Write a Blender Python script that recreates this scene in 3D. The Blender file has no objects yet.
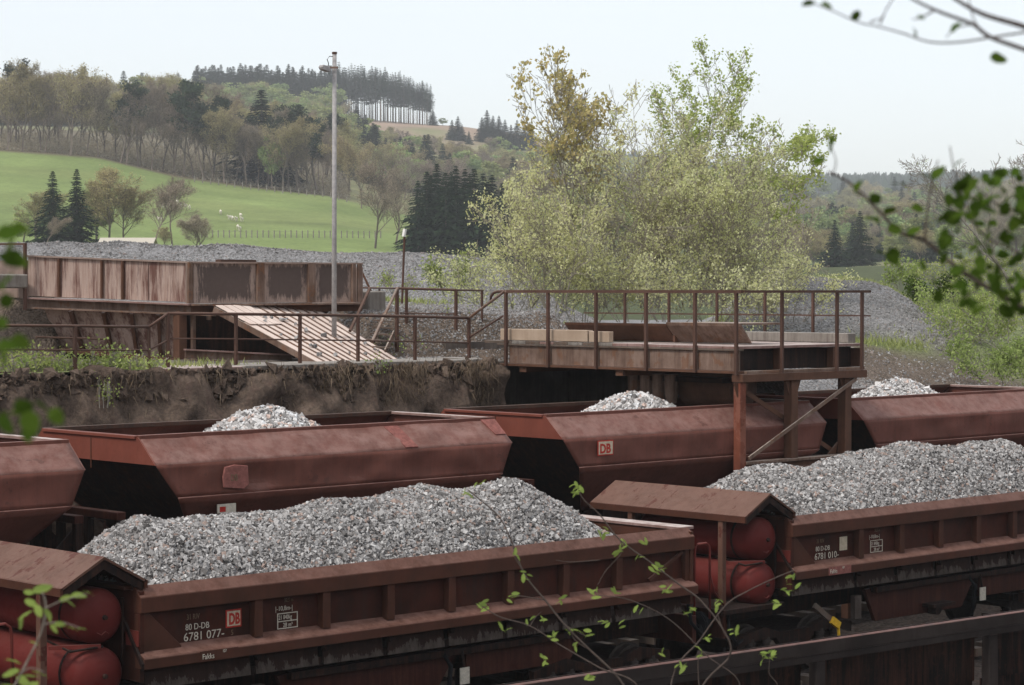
import bpy, bmesh, math, random
import numpy as np
from math import radians, sin, cos, pi
from mathutils import Vector, Matrix, noise as mnoise

# ------------------------------------------------------------------ camera, sky, sun, exposure
SC = bpy.context.scene
COL = SC.collection
F, CX, CY, HOR, EYE = 2260.0, 512.0, 342.5, 290.0, 6.5
PITCH = math.atan((CY - HOR) / F)
AZ = radians(46.6)                      # the tracks (x axis) run this far right of the view
VX, VY = cos(AZ), sin(AZ)               # view direction on the ground
RX, RY = sin(AZ), -cos(AZ)              # right-hand direction on the ground

cam_d = bpy.data.cameras.new('camera')
cam = bpy.data.objects.new('camera', cam_d)
COL.objects.link(cam)
cam_d.sensor_width = 36.0
cam_d.lens = 36.0 * F / 1024.0
cam_d.clip_start = 0.1
cam_d.clip_end = 12000
cam.location = (0, 0, EYE)
cam.rotation_euler = (pi / 2 - PITCH, 0, math.atan2(VY, VX) - pi / 2)
cam_d.dof.use_dof = True
cam_d.dof.focus_distance = 37.0
cam_d.dof.aperture_fstop = 8.0
SC.camera = cam

SUN_EL = radians(50)
SUN_AZ = radians(183)
sun_dir = Vector((cos(SUN_AZ) * cos(SUN_EL), sin(SUN_AZ) * cos(SUN_EL), sin(SUN_EL)))
world = bpy.data.worlds.new('World')
SC.world = world
world.use_nodes = True
wn = world.node_tree
wn.nodes.clear()
w_out = wn.nodes.new('ShaderNodeOutputWorld')
w_add = wn.nodes.new('ShaderNodeAddShader')
w_sky = wn.nodes.new('ShaderNodeTexSky')
w_sky.sky_type = 'NISHITA'
w_sky.sun_disc = False
w_sky.sun_elevation = SUN_EL
w_sky.sun_rotation = radians(90) - SUN_AZ
w_bg = wn.nodes.new('ShaderNodeBackground')
w_bg.inputs[1].default_value = 0.05
w_cl = wn.nodes.new('ShaderNodeBackground')     # even overcast cloud layer
w_cl.inputs[0].default_value = (0.875, 0.878, 0.878, 1)
w_cl.inputs[1].default_value = 0.76
wn.links.new(w_sky.outputs[0], w_bg.inputs[0])
wn.links.new(w_bg.outputs[0], w_add.inputs[0])
wn.links.new(w_cl.outputs[0], w_add.inputs[1])
wn.links.new(w_add.outputs[0], w_out.inputs[0])
sun_l = bpy.data.lights.new('sun', 'SUN')
sun_l.energy = 2.0
sun_l.angle = radians(14)
sun_l.color = (1.0, 0.96, 0.9)
sun_o = bpy.data.objects.new('sun', sun_l)
COL.objects.link(sun_o)
sun_o.rotation_euler = sun_dir.to_track_quat('Z', 'Y').to_euler()
sun_o.location = (0, 0, 60)

SC.view_settings.view_transform = 'Standard'
SC.view_settings.look = 'None'
SC.view_settings.exposure = 0.26
SC.view_settings.gamma = 1.0
SC.view_settings.use_curve_mapping = False
SC.cycles.max_bounces = 6
SC.cycles.diffuse_bounces = 3
SC.cycles.volume_bounces = 0
SC.cycles.transparent_max_bounces = 6

RNG = np.random.default_rng(7)
random.seed(7)

# ------------------------------------------------------------------ geometry helpers
def wp(X, d, z):
    """point from lateral offset X and depth d along the view, height z"""
    return Vector((RX * X + VX * d, RY * X + VY * d, z))

def zpy(py, d):
    b = (CY - py) / F
    return EYE + d * (b * cos(PITCH) - sin(PITCH)) / (cos(PITCH) + b * sin(PITCH))

def pd(px, py, d):
    b = (CY - py) / F
    t = d / (cos(PITCH) + b * sin(PITCH))
    return wp((px - CX) / F * t, d, EYE + t * (b * cos(PITCH) - sin(PITCH)))

def ray(px, py):
    return pd(px, py, 1.0) - Vector((0, 0, EYE))

def onv(px, py, v):
    r = ray(px, py)
    return Vector((0, 0, EYE)) + r * (v / r.y)

def onu(px, py, u):
    r = ray(px, py)
    return Vector((0, 0, EYE)) + r * (u / r.x)

def onz(px, py, z):
    r = ray(px, py)
    return Vector((0, 0, EYE)) + r * ((z - EYE) / r.z)

def vec3(a):
    return np.asarray(a, dtype=np.float64)

def fnoise(x, y, s=1.0, seed=0.0):
    """smooth pseudo noise for arrays, about -1..1"""
    x = np.asarray(x, float) / s + seed * 3.1
    y = np.asarray(y, float) / s + seed * 7.7
    xi, yi = np.floor(x), np.floor(y)
    fx, fy = x - xi, y - yi
    fx, fy = fx * fx * (3 - 2 * fx), fy * fy * (3 - 2 * fy)
    def h(a, b):
        q = np.sin(a * 127.1 + b * 311.7 + seed * 17.3) * 43758.5453
        return (q - np.floor(q)) * 2 - 1
    return (h(xi, yi) * (1 - fx) + h(xi + 1, yi) * fx) * (1 - fy) + (h(xi, yi + 1) * (1 - fx) + h(xi + 1, yi + 1) * fx) * fy

def sstep(a, b, x):
    t = np.clip((np.asarray(x, float) - a) / (b - a), 0, 1)
    return t * t * (3 - 2 * t)

def link(name, me, mat=None, parent=None, loc=None):
    o = bpy.data.objects.new(name, me)
    COL.objects.link(o)
    if mat is not None and me is not None:
        if not me.materials:
            me.materials.append(mat)
    if parent is not None:
        o.parent = parent
    if loc is not None:
        o.location = loc
    return o

def tag(o, label=None, cat=None, group=None, kind=None):
    if label: o['label'] = label
    if cat: o['category'] = cat
    if group: o['group'] = group
    if kind: o['kind'] = kind
    return o

def empty(name, loc=(0, 0, 0), rz=0.0, label=None, cat=None, group=None):
    o = bpy.data.objects.new(name, None)
    COL.objects.link(o)
    o.location = loc
    o.rotation_euler = (0, 0, rz)
    return tag(o, label, cat, group)

def npmesh(name, V, Fc, smooth=False):
    """V (n,3); Fc (m,k) all the same polygon size"""
    V = np.asarray(V, np.float32); Fc = np.asarray(Fc, np.int32)
    me = bpy.data.meshes.new(name)
    me.vertices.add(len(V)); me.vertices.foreach_set('co', V.ravel())
    m, k = Fc.shape
    me.loops.add(m * k); me.loops.foreach_set('vertex_index', Fc.ravel())
    me.polygons.add(m)
    me.polygons.foreach_set('loop_start', np.arange(0, m * k, k, dtype=np.int32))
    me.polygons.foreach_set('loop_total', np.full(m, k, np.int32))
    me.polygons.foreach_set('use_smooth', np.full(m, smooth, bool))
    me.update(calc_edges=True)
    me.validate()
    return me

class MB:
    def __init__(s):
        s.v = []; s.f = []
    def add(s, vs, fs):
        n = len(s.v)
        s.v += [tuple(p) for p in vs]
        s.f += [tuple(i + n for i in f) for f in fs]
        return s
    def box(s, x0, x1, y0, y1, z0, z1):
        return s.add([(x0, y0, z0), (x1, y0, z0), (x1, y1, z0), (x0, y1, z0), (x0, y0, z1), (x1, y0, z1), (x1, y1, z1), (x0, y1, z1)],
                     [(0, 3, 2, 1), (4, 5, 6, 7), (0, 1, 5, 4), (1, 2, 6, 5), (2, 3, 7, 6), (3, 0, 4, 7)])
    def prism(s, sec, x0, x1, axis='x'):
        """section of (a,b) pairs extruded along an axis"""
        n = len(sec)
        if axis == 'x': P = [(x0, a, b) for a, b in sec] + [(x1, a, b) for a, b in sec]
        elif axis == 'y': P = [(a, x0, b) for a, b in sec] + [(a, x1, b) for a, b in sec]
        else: P = [(a, b, x0) for a, b in sec] + [(a, b, x1) for a, b in sec]
        fs = [tuple(range(n))[::-1], tuple(range(n, 2 * n))]
        for i in range(n):
            j = (i + 1) % n
            fs.append((i, j, n + j, n + i))
        return s.add(P, fs)
    def bar(s, p, q, w, h=None, up=(0, 0, 1)):
        """rectangular bar from p to q, width w (sideways) and height h"""
        h = h or w
        p, q = Vector(p), Vector(q)
        d = (q - p).normalized()
        u = Vector(up)
        if abs(d.dot(u)) > 0.95: u = Vector((1, 0, 0))
        a = d.cross(u).normalized() * (w / 2)
        b = a.normalized().cross(d).normalized() * (h / 2)
        P = [p - a - b, p + a - b, p + a + b, p - a + b, q - a - b, q + a - b, q + a + b, q - a + b]
        return s.add(P, [(0, 1, 2, 3), (7, 6, 5, 4), (0, 4, 5, 1), (1, 5, 6, 2), (2, 6, 7, 3), (3, 7, 4, 0)])
    def tube(s, pts, r, n=8, r2=None):
        pts = [Vector(p) for p in pts]
        m = len(pts); P = []
        for i, p in enumerate(pts):
            d = (pts[min(i + 1, m - 1)] - pts[max(i - 1, 0)]).normalized()
            u = Vector((0, 0, 1)) if abs(d.z) < 0.9 else Vector((1, 0, 0))
            a = d.cross(u).normalized(); b = a.cross(d)
            rr = r if r2 is None else r + (r2 - r) * i / (m - 1)
            for k in range(n):
                t = 2 * pi * k / n
                P.append(p + a * cos(t) * rr + b * sin(t) * rr)
        fs = []
        for i in range(m - 1):
            for k in range(n):
                l = (k + 1) % n
                fs.append((i * n + k, i * n + l, (i + 1) * n + l, (i + 1) * n + k))
        fs.append(tuple(range(n))[::-1]); fs.append(tuple(range((m - 1) * n, m * n)))
        return s.add(P, fs)
    def lathe(s, c, axis, prof, n=20):
        """prof: list of (t along axis, radius)"""
        c = Vector(c); ax = Vector(axis).normalized()
        u = Vector((0, 0, 1)) if abs(ax.z) < 0.9 else Vector((1, 0, 0))
        a = ax.cross(u).normalized(); b = a.cross(ax); P = []
        for t, r in prof:
            for k in range(n):
                q = 2 * pi * k / n
                P.append(c + ax * t + a * cos(q) * r + b * sin(q) * r)
        fs = []
        m = len(prof)
        for i in range(m - 1):
            for k in range(n):
                l = (k + 1) % n
                fs.append((i * n + k, i * n + l, (i + 1) * n + l, (i + 1) * n + k))
        fs.append(tuple(range(n))[::-1]); fs.append(tuple(range((m - 1) * n, m * n)))
        return s.add(P, fs)
    def mesh(s, name, smooth=False, fix=True):
        me = bpy.data.meshes.new(name)
        me.from_pydata(s.v, [], s.f)
        if fix:
            bm = bmesh.new(); bm.from_mesh(me)
            bmesh.ops.recalc_face_normals(bm, faces=bm.faces)
            bm.to_mesh(me); bm.free()
        if smooth:
            for p in me.polygons: p.use_smooth = len(p.vertices) <= 4
        me.update()
        return me
    def build(s, name, mat, parent=None, bevel=0.0, smooth=False, loc=None):
        o = link(name, s.mesh(name, smooth), mat, parent, loc)
        if bevel:
            b = o.modifiers.new('bevel', 'BEVEL'); b.width = bevel; b.segments = 1; b.limit_method = 'ANGLE'
        return o

def dup_tree(o, parent=None):
    c = o.copy()
    COL.objects.link(c)
    if parent is not None: c.parent = parent
    for ch in KIDS.get(o.name, None) or [x for x in o.children]:
        dup_tree(ch, c)
    return c
KIDS = {}

# ------------------------------------------------------------------ materials
def new_mat(name):
    m = bpy.data.materials.new(name); m.use_nodes = True
    nt = m.node_tree; nt.nodes.clear()
    out = nt.nodes.new('ShaderNodeOutputMaterial')
    b = nt.nodes.new('ShaderNodeBsdfPrincipled')
    nt.links.new(b.outputs[0], out.inputs[0])
    b.inputs['Specular IOR Level'].default_value = 0.07
    return m, nt, b, out

def N(nt, t, **kw):
    n = nt.nodes.new(t)
    for k, v in kw.items(): setattr(n, k, v)
    return n

def mixc(nt, fac, a, b, mode='MIX'):
    n = N(nt, 'ShaderNodeMix', data_type='RGBA', blend_type=mode)
    for sock, val in ((n.inputs[0], fac), (n.inputs[6], a), (n.inputs[7], b)):
        if hasattr(val, 'links'): nt.links.new(val, sock)
        elif isinstance(val, (int, float)): sock.default_value = val
        else: sock.default_value = (*val, 1) if len(val) == 3 else val
    return n.outputs[2]

def ramp(nt, src, lo, hi):
    n = N(nt, 'ShaderNodeMapRange'); n.clamp = True
    n.inputs[1].default_value = lo; n.inputs[2].default_value = hi
    nt.links.new(src, n.inputs[0])
    return n.outputs[0]

def mathn(nt, op, a, b=0.0):
    n = N(nt, 'ShaderNodeMath', operation=op)
    for sock, val in ((n.inputs[0], a), (n.inputs[1], b)):
        if hasattr(val, 'links'): nt.links.new(val, sock)
        else: sock.default_value = val
    return n.outputs[0]

def noise(nt, scale, detail=4, vec=None, rough=0.6, stretch=None, world_space=True):
    n = N(nt, 'ShaderNodeTexNoise')
    n.inputs['Scale'].default_value = scale
    n.inputs['Detail'].default_value = detail
    n.inputs['Roughness'].default_value = rough
    if vec is None:
        if world_space: vec = N(nt, 'ShaderNodeNewGeometry').outputs['Position']
        else: vec = N(nt, 'ShaderNodeTexCoord').outputs['Object']
    if stretch:
        mp = N(nt, 'ShaderNodeMapping'); mp.inputs['Scale'].default_value = stretch
        nt.links.new(vec, mp.inputs[0]); vec = mp.outputs[0]
    nt.links.new(vec, n.inputs[0])
    return n.outputs[0]

def bump(nt, b, h, strength=0.3, dist=0.02):
    n = N(nt, 'ShaderNodeBump')
    n.inputs['Strength'].default_value = strength
    n.inputs['Distance'].default_value = dist
    nt.links.new(h, n.inputs['Height'])
    nt.links.new(n.outputs[0], b.inputs['Normal'])

def painted(name, c1, c2, dust=(0.25, 0.17, 0.15), dust_amt=0.5, rough=0.6, streak=0.5, rust=(0.12, 0.045, 0.025), chip=0.0, chipc=(0.25, 0.22, 0.19), bmp=0.25, chip_t=0.50):
    """weathered paint: two tones, vertical streaks, rust patches, dust lying on what faces up"""
    m, nt, b, out = new_mat(name)
    n1 = noise(nt, 1.7, 5)
    col = mixc(nt, ramp(nt, n1, 0.35, 0.65), c1, c2)
    st = noise(nt, 1.0, 6, stretch=(9, 9, 0.7), rough=0.7)
    col = mixc(nt, mathn(nt, 'MULTIPLY', ramp(nt, st, 0.45, 0.75), streak), col, rust)
    n3 = noise(nt, 14, 6, rough=0.75)
    col = mixc(nt, mathn(nt, 'MULTIPLY', ramp(nt, n3, 0.55, 0.75), 0.45), col, rust)
    g = N(nt, 'ShaderNodeNewGeometry')
    sx = N(nt, 'ShaderNodeSeparateXYZ'); nt.links.new(g.outputs['True Normal'], sx.inputs[0])
    up = ramp(nt, sx.outputs[2], 0.25, 0.95)
    n4 = noise(nt, 5, 6, rough=0.7)
    d = mathn(nt, 'MULTIPLY', mathn(nt, 'MULTIPLY', up, ramp(nt, n4, 0.25, 0.6)), dust_amt)
    col = mixc(nt, d, col, dust)
    if chip:
        n5 = noise(nt, 1.0, 4, stretch=(2.2, 4, 2.5), rough=0.7)
        col = mixc(nt, mathn(nt, 'MULTIPLY', ramp(nt, n5, chip_t, chip_t + 0.03), chip), col, chipc)
    nt.links.new(col, b.inputs['Base Color'])
    b.inputs['Roughness'].default_value = rough
    nt.links.new(ramp(nt, n3, -0.4, 1.4), b.inputs['Roughness'])
    bump(nt, b, n3, bmp, 0.006)
    return m

def plain(name, c, rough=0.7, var=0.3, scale=6.0, bmp=0.2, metal=0.0):
    m, nt, b, out = new_mat(name)
    n1 = noise(nt, scale, 6, rough=0.7)
    dk = tuple(x * (1 - var) for x in c); lt = tuple(min(1, x * (1 + var)) for x in c)
    nt.links.new(mixc(nt, ramp(nt, n1, 0.3, 0.7), dk, lt), b.inputs['Base Color'])
    b.inputs['Roughness'].default_value = rough
    b.inputs['Metallic'].default_value = metal
    if bmp: bump(nt, b, n1, bmp, 0.01)
    return m

def leafy(name, c1, c2, trans=0.35, objvar=0.25, bark=False):
    m, nt, b, out = new_mat(name)
    g = N(nt, 'ShaderNodeNewGeometry')
    oi = N(nt, 'ShaderNodeObjectInfo')
    col = mixc(nt, g.outputs['Random Per Island'], c1, c2)
    hv = N(nt, 'ShaderNodeHueSaturation')
    nt.links.new(col, hv.inputs['Color'])
    nt.links.new(mathn(nt, 'ADD', mathn(nt, 'MULTIPLY', oi.outputs['Random'], 2 * objvar), 1 - objvar), hv.inputs['Value'])
    hue = mathn(nt, 'FRACT', mathn(nt, 'MULTIPLY', oi.outputs['Random'], 13.7))
    nt.links.new(mathn(nt, 'ADD', mathn(nt, 'MULTIPLY', hue, 0.05 * objvar / 0.25), 0.475), hv.inputs['Hue'])
    c = hv.outputs[0]
    df = N(nt, 'ShaderNodeBsdfDiffuse'); tr = N(nt, 'ShaderNodeBsdfTranslucent'); mx = N(nt, 'ShaderNodeMixShader')
    nt.links.new(c, df.inputs[0]); nt.links.new(c, tr.inputs[0])
    mx.inputs[0].default_value = trans
    nt.links.new(df.outputs[0], mx.inputs[1]); nt.links.new(tr.outputs[0], mx.inputs[2])
    nt.links.new(mx.outputs[0], out.inputs[0])
    return m

def stony(name, cols, rough=0.85):
    """crushed stone: every loose stone takes one of the tones"""
    m, nt, b, out = new_mat(name)
    g = N(nt, 'ShaderNodeNewGeometry')
    cr = N(nt, 'ShaderNodeValToRGB'); cr.color_ramp.interpolation = 'CONSTANT'
    el = cr.color_ramp.elements
    while len(el) < len(cols): el.new(0.5)
    acc = 0.0
    for e, (w, c) in zip(el, cols):
        e.position = acc; e.color = (*c, 1); acc += w
    nt.links.new(g.outputs['Random Per Island'], cr.inputs[0])
    n = noise(nt, 40, 3)
    col = mixc(nt, 0.5, cr.outputs[0], mixc(nt, ramp(nt, n, 0.3, 0.7), (0.5, 0.5, 0.5), (1.3, 1.3, 1.3)), 'MULTIPLY')
    nt.links.new(col, b.inputs['Base Color'])
    b.inputs['Roughness'].default_value = rough
    return m

def cellstone(name, dark, light, pink, scale, rough=0.9, bmp=0.8, dist=0.05):
    """ground of small stones too far off or too small to build: cell pattern with relief"""
    m, nt, b, out = new_mat(name)
    pos = N(nt, 'ShaderNodeNewGeometry').outputs['Position']
    v = N(nt, 'ShaderNodeTexVoronoi'); v.inputs['Scale'].default_value = scale
    nt.links.new(pos, v.inputs[0])
    sep = N(nt, 'ShaderNodeSeparateColor'); nt.links.new(v.outputs['Color'], sep.inputs[0])
    col = mixc(nt, sep.outputs[0], dark, light)
    col = mixc(nt, mathn(nt, 'MULTIPLY', ramp(nt, sep.outputs[1], 0.8, 0.9), 0.6), col, pink)
    col = mixc(nt, 0.7, col, mixc(nt, ramp(nt, noise(nt, 0.35, 4), 0.3, 0.7), (0.62, 0.6, 0.6), (1.15, 1.15, 1.15)), 'MULTIPLY')
    nt.links.new(col, b.inputs['Base Color'])
    b.inputs['Roughness'].default_value = rough
    inv = mathn(nt, 'SUBTRACT', 1.0, v.outputs['Distance'])
    bump(nt, b, inv, bmp, dist)
    return m

M = {}
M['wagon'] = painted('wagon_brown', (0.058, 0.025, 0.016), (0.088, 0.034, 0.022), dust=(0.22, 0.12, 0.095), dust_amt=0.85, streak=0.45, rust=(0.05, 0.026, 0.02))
M['wagon_panel'] = painted('wagon_panel', (0.034, 0.013, 0.009), (0.075, 0.022, 0.014), dust_amt=0.3, streak=0.6, rust=(0.03, 0.022, 0.018))  # base tone darkened: shade of trees on the wagon sides put into the colour
M['hopper'] = painted('hopper_red_brown', (0.115, 0.044, 0.032), (0.16, 0.060, 0.045), dust=(0.30, 0.185, 0.158), dust_amt=0.75, streak=0.5, rust=(0.075, 0.034, 0.026), bmp=0.15, chip=0.4, chipc=(0.06, 0.03, 0.024), chip_t=0.63)
M['hopper_end'] = painted('hopper_end_red', (0.15, 0.043, 0.029), (0.19, 0.057, 0.038), dust_amt=0.3, streak=0.3, rust=(0.10, 0.04, 0.03), bmp=0.1)
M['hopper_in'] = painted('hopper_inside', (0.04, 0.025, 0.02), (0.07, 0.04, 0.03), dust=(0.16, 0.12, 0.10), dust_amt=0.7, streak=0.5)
M['dusty'] = painted('stone_dusted_steel', (0.20, 0.12, 0.10), (0.3, 0.2, 0.18), dust=(0.55, 0.47, 0.43), dust_amt=1.0, streak=0.5)
M['roofing'] = painted('canopy_sheet', (0.10, 0.052, 0.036), (0.14, 0.072, 0.052), dust=(0.18, 0.105, 0.08), dust_amt=0.6, streak=0.15, rust=(0.08, 0.035, 0.025), bmp=0.5, chip=0.75, chipc=(0.085, 0.024, 0.017), chip_t=0.58)
M['tank'] = painted('tank_red', (0.098, 0.017, 0.014), (0.125, 0.022, 0.019), dust=(0.17, 0.06, 0.05), dust_amt=0.45, streak=0.12, rust=(0.08, 0.02, 0.02), rough=0.4, bmp=0.05)
M['redpipe'] = painted('red_pipe', (0.12, 0.024, 0.02), (0.16, 0.034, 0.028), dust_amt=0.3, streak=0.3)
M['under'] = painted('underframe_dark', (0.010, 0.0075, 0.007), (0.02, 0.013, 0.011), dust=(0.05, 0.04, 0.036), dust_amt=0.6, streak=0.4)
M['underred'] = painted('underframe_red', (0.035, 0.012, 0.009), (0.05, 0.017, 0.013), dust_amt=0.3)
def flap_mat():
    """paint worn off from the lower edge up, bare grey-beige below"""
    m, nt, b, out = new_mat('chipped_flap')
    s = N(nt, 'ShaderNodeSeparateXYZ'); nt.links.new(N(nt, 'ShaderNodeNewGeometry').outputs['Position'], s.inputs[0])
    n1 = noise(nt, 1.0, 5, stretch=(6, 6, 2), rough=0.8)
    n2 = noise(nt, 1.3, 3)
    e = mathn(nt, 'ADD', mathn(nt, 'MULTIPLY', mathn(nt, 'SUBTRACT', 1.51, s.outputs[2]), 2.2), mathn(nt, 'SUBTRACT', mathn(nt, 'ADD', mathn(nt, 'MULTIPLY', n1, 1.2), n2), 1.12))
    base = mixc(nt, ramp(nt, n1, 0.35, 0.65), (0.028, 0.018, 0.015), (0.05, 0.026, 0.02))
    col = mixc(nt, mathn(nt, 'MULTIPLY', ramp(nt, e, 0.0, 0.04), 0.85), base, mixc(nt, ramp(nt, n1, 0.4, 0.7), (0.065, 0.05, 0.042), (0.13, 0.105, 0.09)))
    nt.links.new(col, b.inputs['Base Color']); b.inputs['Roughness'].default_value = 0.8
    return m
M['flap'] = flap_mat()
M['rust'] = painted('rusty_steel', (0.085, 0.042, 0.027), (0.13, 0.065, 0.042), dust=(0.26, 0.2, 0.17), dust_amt=0.55, streak=0.5, rust=(0.05, 0.026, 0.018))
M['rust_pale'] = painted('rusty_pale_steel', (0.13, 0.082, 0.06), (0.24, 0.165, 0.13), dust=(0.42, 0.36, 0.31), dust_amt=0.8, streak=0.85, rust=(0.06, 0.03, 0.02), chip=0.6, chipc=(0.16, 0.075, 0.04), chip_t=0.56)
M['rust_red'] = painted('rusty_red_column', (0.13, 0.042, 0.026), (0.20, 0.065, 0.04), dust_amt=0.3, streak=0.6, rust=(0.10, 0.04, 0.028), chip=0.3, chipc=(0.30, 0.14, 0.1))
M['rail_rust'] = painted('handrail_rust', (0.075, 0.042, 0.031), (0.11, 0.06, 0.045), dust=(0.22, 0.16, 0.13), dust_amt=0.5, streak=0.3, rust=(0.06, 0.03, 0.022))
def stained_mat():
    """pale steel with broad run-down rust stains starting at the top edge"""
    m, nt, b, out = new_mat('bin_steel_stained')
    a1 = noise(nt, 1.0, 6, stretch=(4.5, 4.5, 0.35), rough=0.75)
    a2 = noise(nt, 1.0, 6, stretch=(16, 16, 1.0), rough=0.8)
    a3 = noise(nt, 20, 5, rough=0.8)
    col = mixc(nt, ramp(nt, a2, 0.35, 0.65), (0.30, 0.20, 0.16), (0.44, 0.34, 0.29))
    col = mixc(nt, mathn(nt, 'MULTIPLY', ramp(nt, a1, 0.46, 0.60), 0.9), col, (0.105, 0.043, 0.033))
    col = mixc(nt, mathn(nt, 'MULTIPLY', ramp(nt, a2, 0.56, 0.68), 0.7), col, (0.08, 0.04, 0.034))
    col = mixc(nt, mathn(nt, 'MULTIPLY', ramp(nt, a3, 0.60, 0.70), 0.5), col, (0.40, 0.31, 0.26))
    nt.links.new(col, b.inputs['Base Color']); b.inputs['Roughness'].default_value = 0.8
    bump(nt, b, a3, 0.35, 0.01)
    return m
M['bin_left'] = stained_mat()
M['bin_dark'] = painted('bin_steel_dark', (0.25, 0.18, 0.145), (0.29, 0.215, 0.18), dust_amt=0.2, streak=0.4, rust=(0.15, 0.09, 0.07), bmp=0.3)
M['sheet'] = painted('pinkish_roof_sheet', (0.62, 0.48, 0.41), (0.74, 0.61, 0.53), dust=(0.76, 0.65, 0.58), dust_amt=0.6, streak=0.25, rust=(0.40, 0.23, 0.17))
M['pole'] = plain('galvanised_pole', (0.34, 0.32, 0.31), 0.6, 0.25, 12)
M['timber'] = painted('old_timber', (0.34, 0.25, 0.18), (0.42, 0.32, 0.24), dust=(0.5, 0.4, 0.32), dust_amt=0.5, streak=0.2, rust=(0.2, 0.13, 0.09))
M['timber_dark'] = painted('dark_timber', (0.09, 0.07, 0.055), (0.16, 0.125, 0.10), dust=(0.32, 0.28, 0.25), dust_amt=0.7)
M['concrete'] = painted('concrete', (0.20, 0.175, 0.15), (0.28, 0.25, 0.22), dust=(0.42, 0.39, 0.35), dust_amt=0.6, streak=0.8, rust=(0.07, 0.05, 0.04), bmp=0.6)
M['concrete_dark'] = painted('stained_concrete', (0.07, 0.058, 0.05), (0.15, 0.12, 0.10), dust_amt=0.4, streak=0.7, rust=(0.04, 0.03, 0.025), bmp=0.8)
M['white'] = plain('white_paint', (0.72, 0.70, 0.66), 0.6, 0.12, 20, 0)
M['letter'] = plain('letter_cream', (0.50, 0.45, 0.37), 0.7, 0.25, 25, 0)
M['letter_faint'] = plain('letter_faint', (0.16, 0.11, 0.07), 0.7, 0.25, 25, 0)
M['logo_red'] = plain('logo_red', (0.38, 0.035, 0.025), 0.6, 0.2, 20, 0)
M['logo_cream'] = plain('logo_cream', (0.50, 0.42, 0.31), 0.7, 0.2, 20, 0)
M['pink'] = plain('fresh_pink_patch', (0.23, 0.09, 0.075), 0.7, 0.35, 12, 0)
M['yellow'] = plain('yellow_lever_paint', (0.60, 0.36, 0.03), 0.5, 0.25, 15, 0)
M['black'] = plain('black_rubber', (0.012, 0.012, 0.013), 0.6, 0.3, 15)
M['wheel'] = plain('wheel_steel', (0.05, 0.04, 0.035), 0.6, 0.3, 10)
M['barrier'] = painted('dark_barrier_steel', (0.024, 0.019, 0.017), (0.045, 0.035, 0.031), dust=(0.17, 0.085, 0.07), dust_amt=0.9, streak=0.7, rust=(0.03, 0.02, 0.018))
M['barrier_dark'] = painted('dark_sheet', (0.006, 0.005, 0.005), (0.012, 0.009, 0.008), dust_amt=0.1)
M['rope'] = plain('gravel_dust', (0.5, 0.48, 0.46), 0.9, 0.2, 30)

GREY = [(0.13, (0.15, 0.137, 0.128)), (0.20, (0.26, 0.243, 0.23)), (0.24, (0.37, 0.35, 0.335)), (0.22, (0.49, 0.468, 0.45)), (0.07, (0.41, 0.30, 0.25)), (0.05, (0.075, 0.067, 0.062)), (0.09, (0.64, 0.615, 0.59))]
M['stone'] = stony('crushed_stone', [(w, tuple(0.78 * x + 0.03 for x in c)) for w, c in GREY])
M['stone_pale'] = stony('pale_crushed_stone', [(w, tuple(min(0.72, x * 1.25 + 0.06) for x in c)) for w, c in GREY])
M['stone_far'] = stony('old_crushed_stone', [(w, tuple(0.5 * x * 0.8 + 0.5 * m for x, m in zip(c, (0.25, 0.243, 0.24)))) for w, c in GREY])
M['heapbase'] = cellstone('heap_core', (0.10, 0.095, 0.095), (0.3, 0.295, 0.295), (0.3, 0.22, 0.19), 22)

BARK = plain('bark', (0.30, 0.265, 0.215), 0.9, 0.35, 8, 0.5)
BARKG = plain('bark_grey', (0.25, 0.225, 0.19), 0.9, 0.35, 8, 0.5)
BARKF = plain('bark_far', (0.16, 0.13, 0.105), 0.9, 0.3, 1, 0)
TWIGF = leafy('twigs_far', (0.25, 0.21, 0.155), (0.39, 0.33, 0.24), 0.35, 0.18)
OLIVEF = leafy('opening_buds', (0.32, 0.285, 0.14), (0.46, 0.41, 0.21), 0.4, 0.2)
GREENF = leafy('fresh_leaves_far', (0.22, 0.27, 0.10), (0.38, 0.44, 0.18), 0.4, 0.25)
SPRUCEF = leafy('spruce_needles', (0.014, 0.028, 0.015), (0.032, 0.052, 0.026), 0.1, 0.25)
PINEF = leafy('pine_needles', (0.022, 0.038, 0.022), (0.048, 0.068, 0.036), 0.1, 0.25)
WILLOW = leafy('willow_leaves', (0.50, 0.54, 0.24), (0.76, 0.78, 0.46), 0.5, 0.08)
BRONZE = leafy('bronze_leaves', (0.46, 0.46, 0.17), (0.68, 0.60, 0.28), 0.5, 0.05)
BIRCHL = leafy('birch_leaves', (0.30, 0.40, 0.11), (0.50, 0.60, 0.22), 0.5, 0.05)
BUSHL = leafy('bush_leaves', (0.20, 0.27, 0.07), (0.40, 0.47, 0.17), 0.4, 0.15)
FRONT = leafy('near_leaves', (0.032, 0.070, 0.010), (0.065, 0.12, 0.018), 0.30, 0.08)
FRONTL = leafy('young_leaves', (0.15, 0.24, 0.05), (0.27, 0.38, 0.10), 0.45, 0.05)
GRASSM = leafy('grass_blades', (0.20, 0.24, 0.08), (0.38, 0.41, 0.17), 0.3, 0.1)
DRYM = leafy('dry_grass', (0.09, 0.07, 0.04), (0.28, 0.23, 0.15), 0.2, 0.1)

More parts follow.
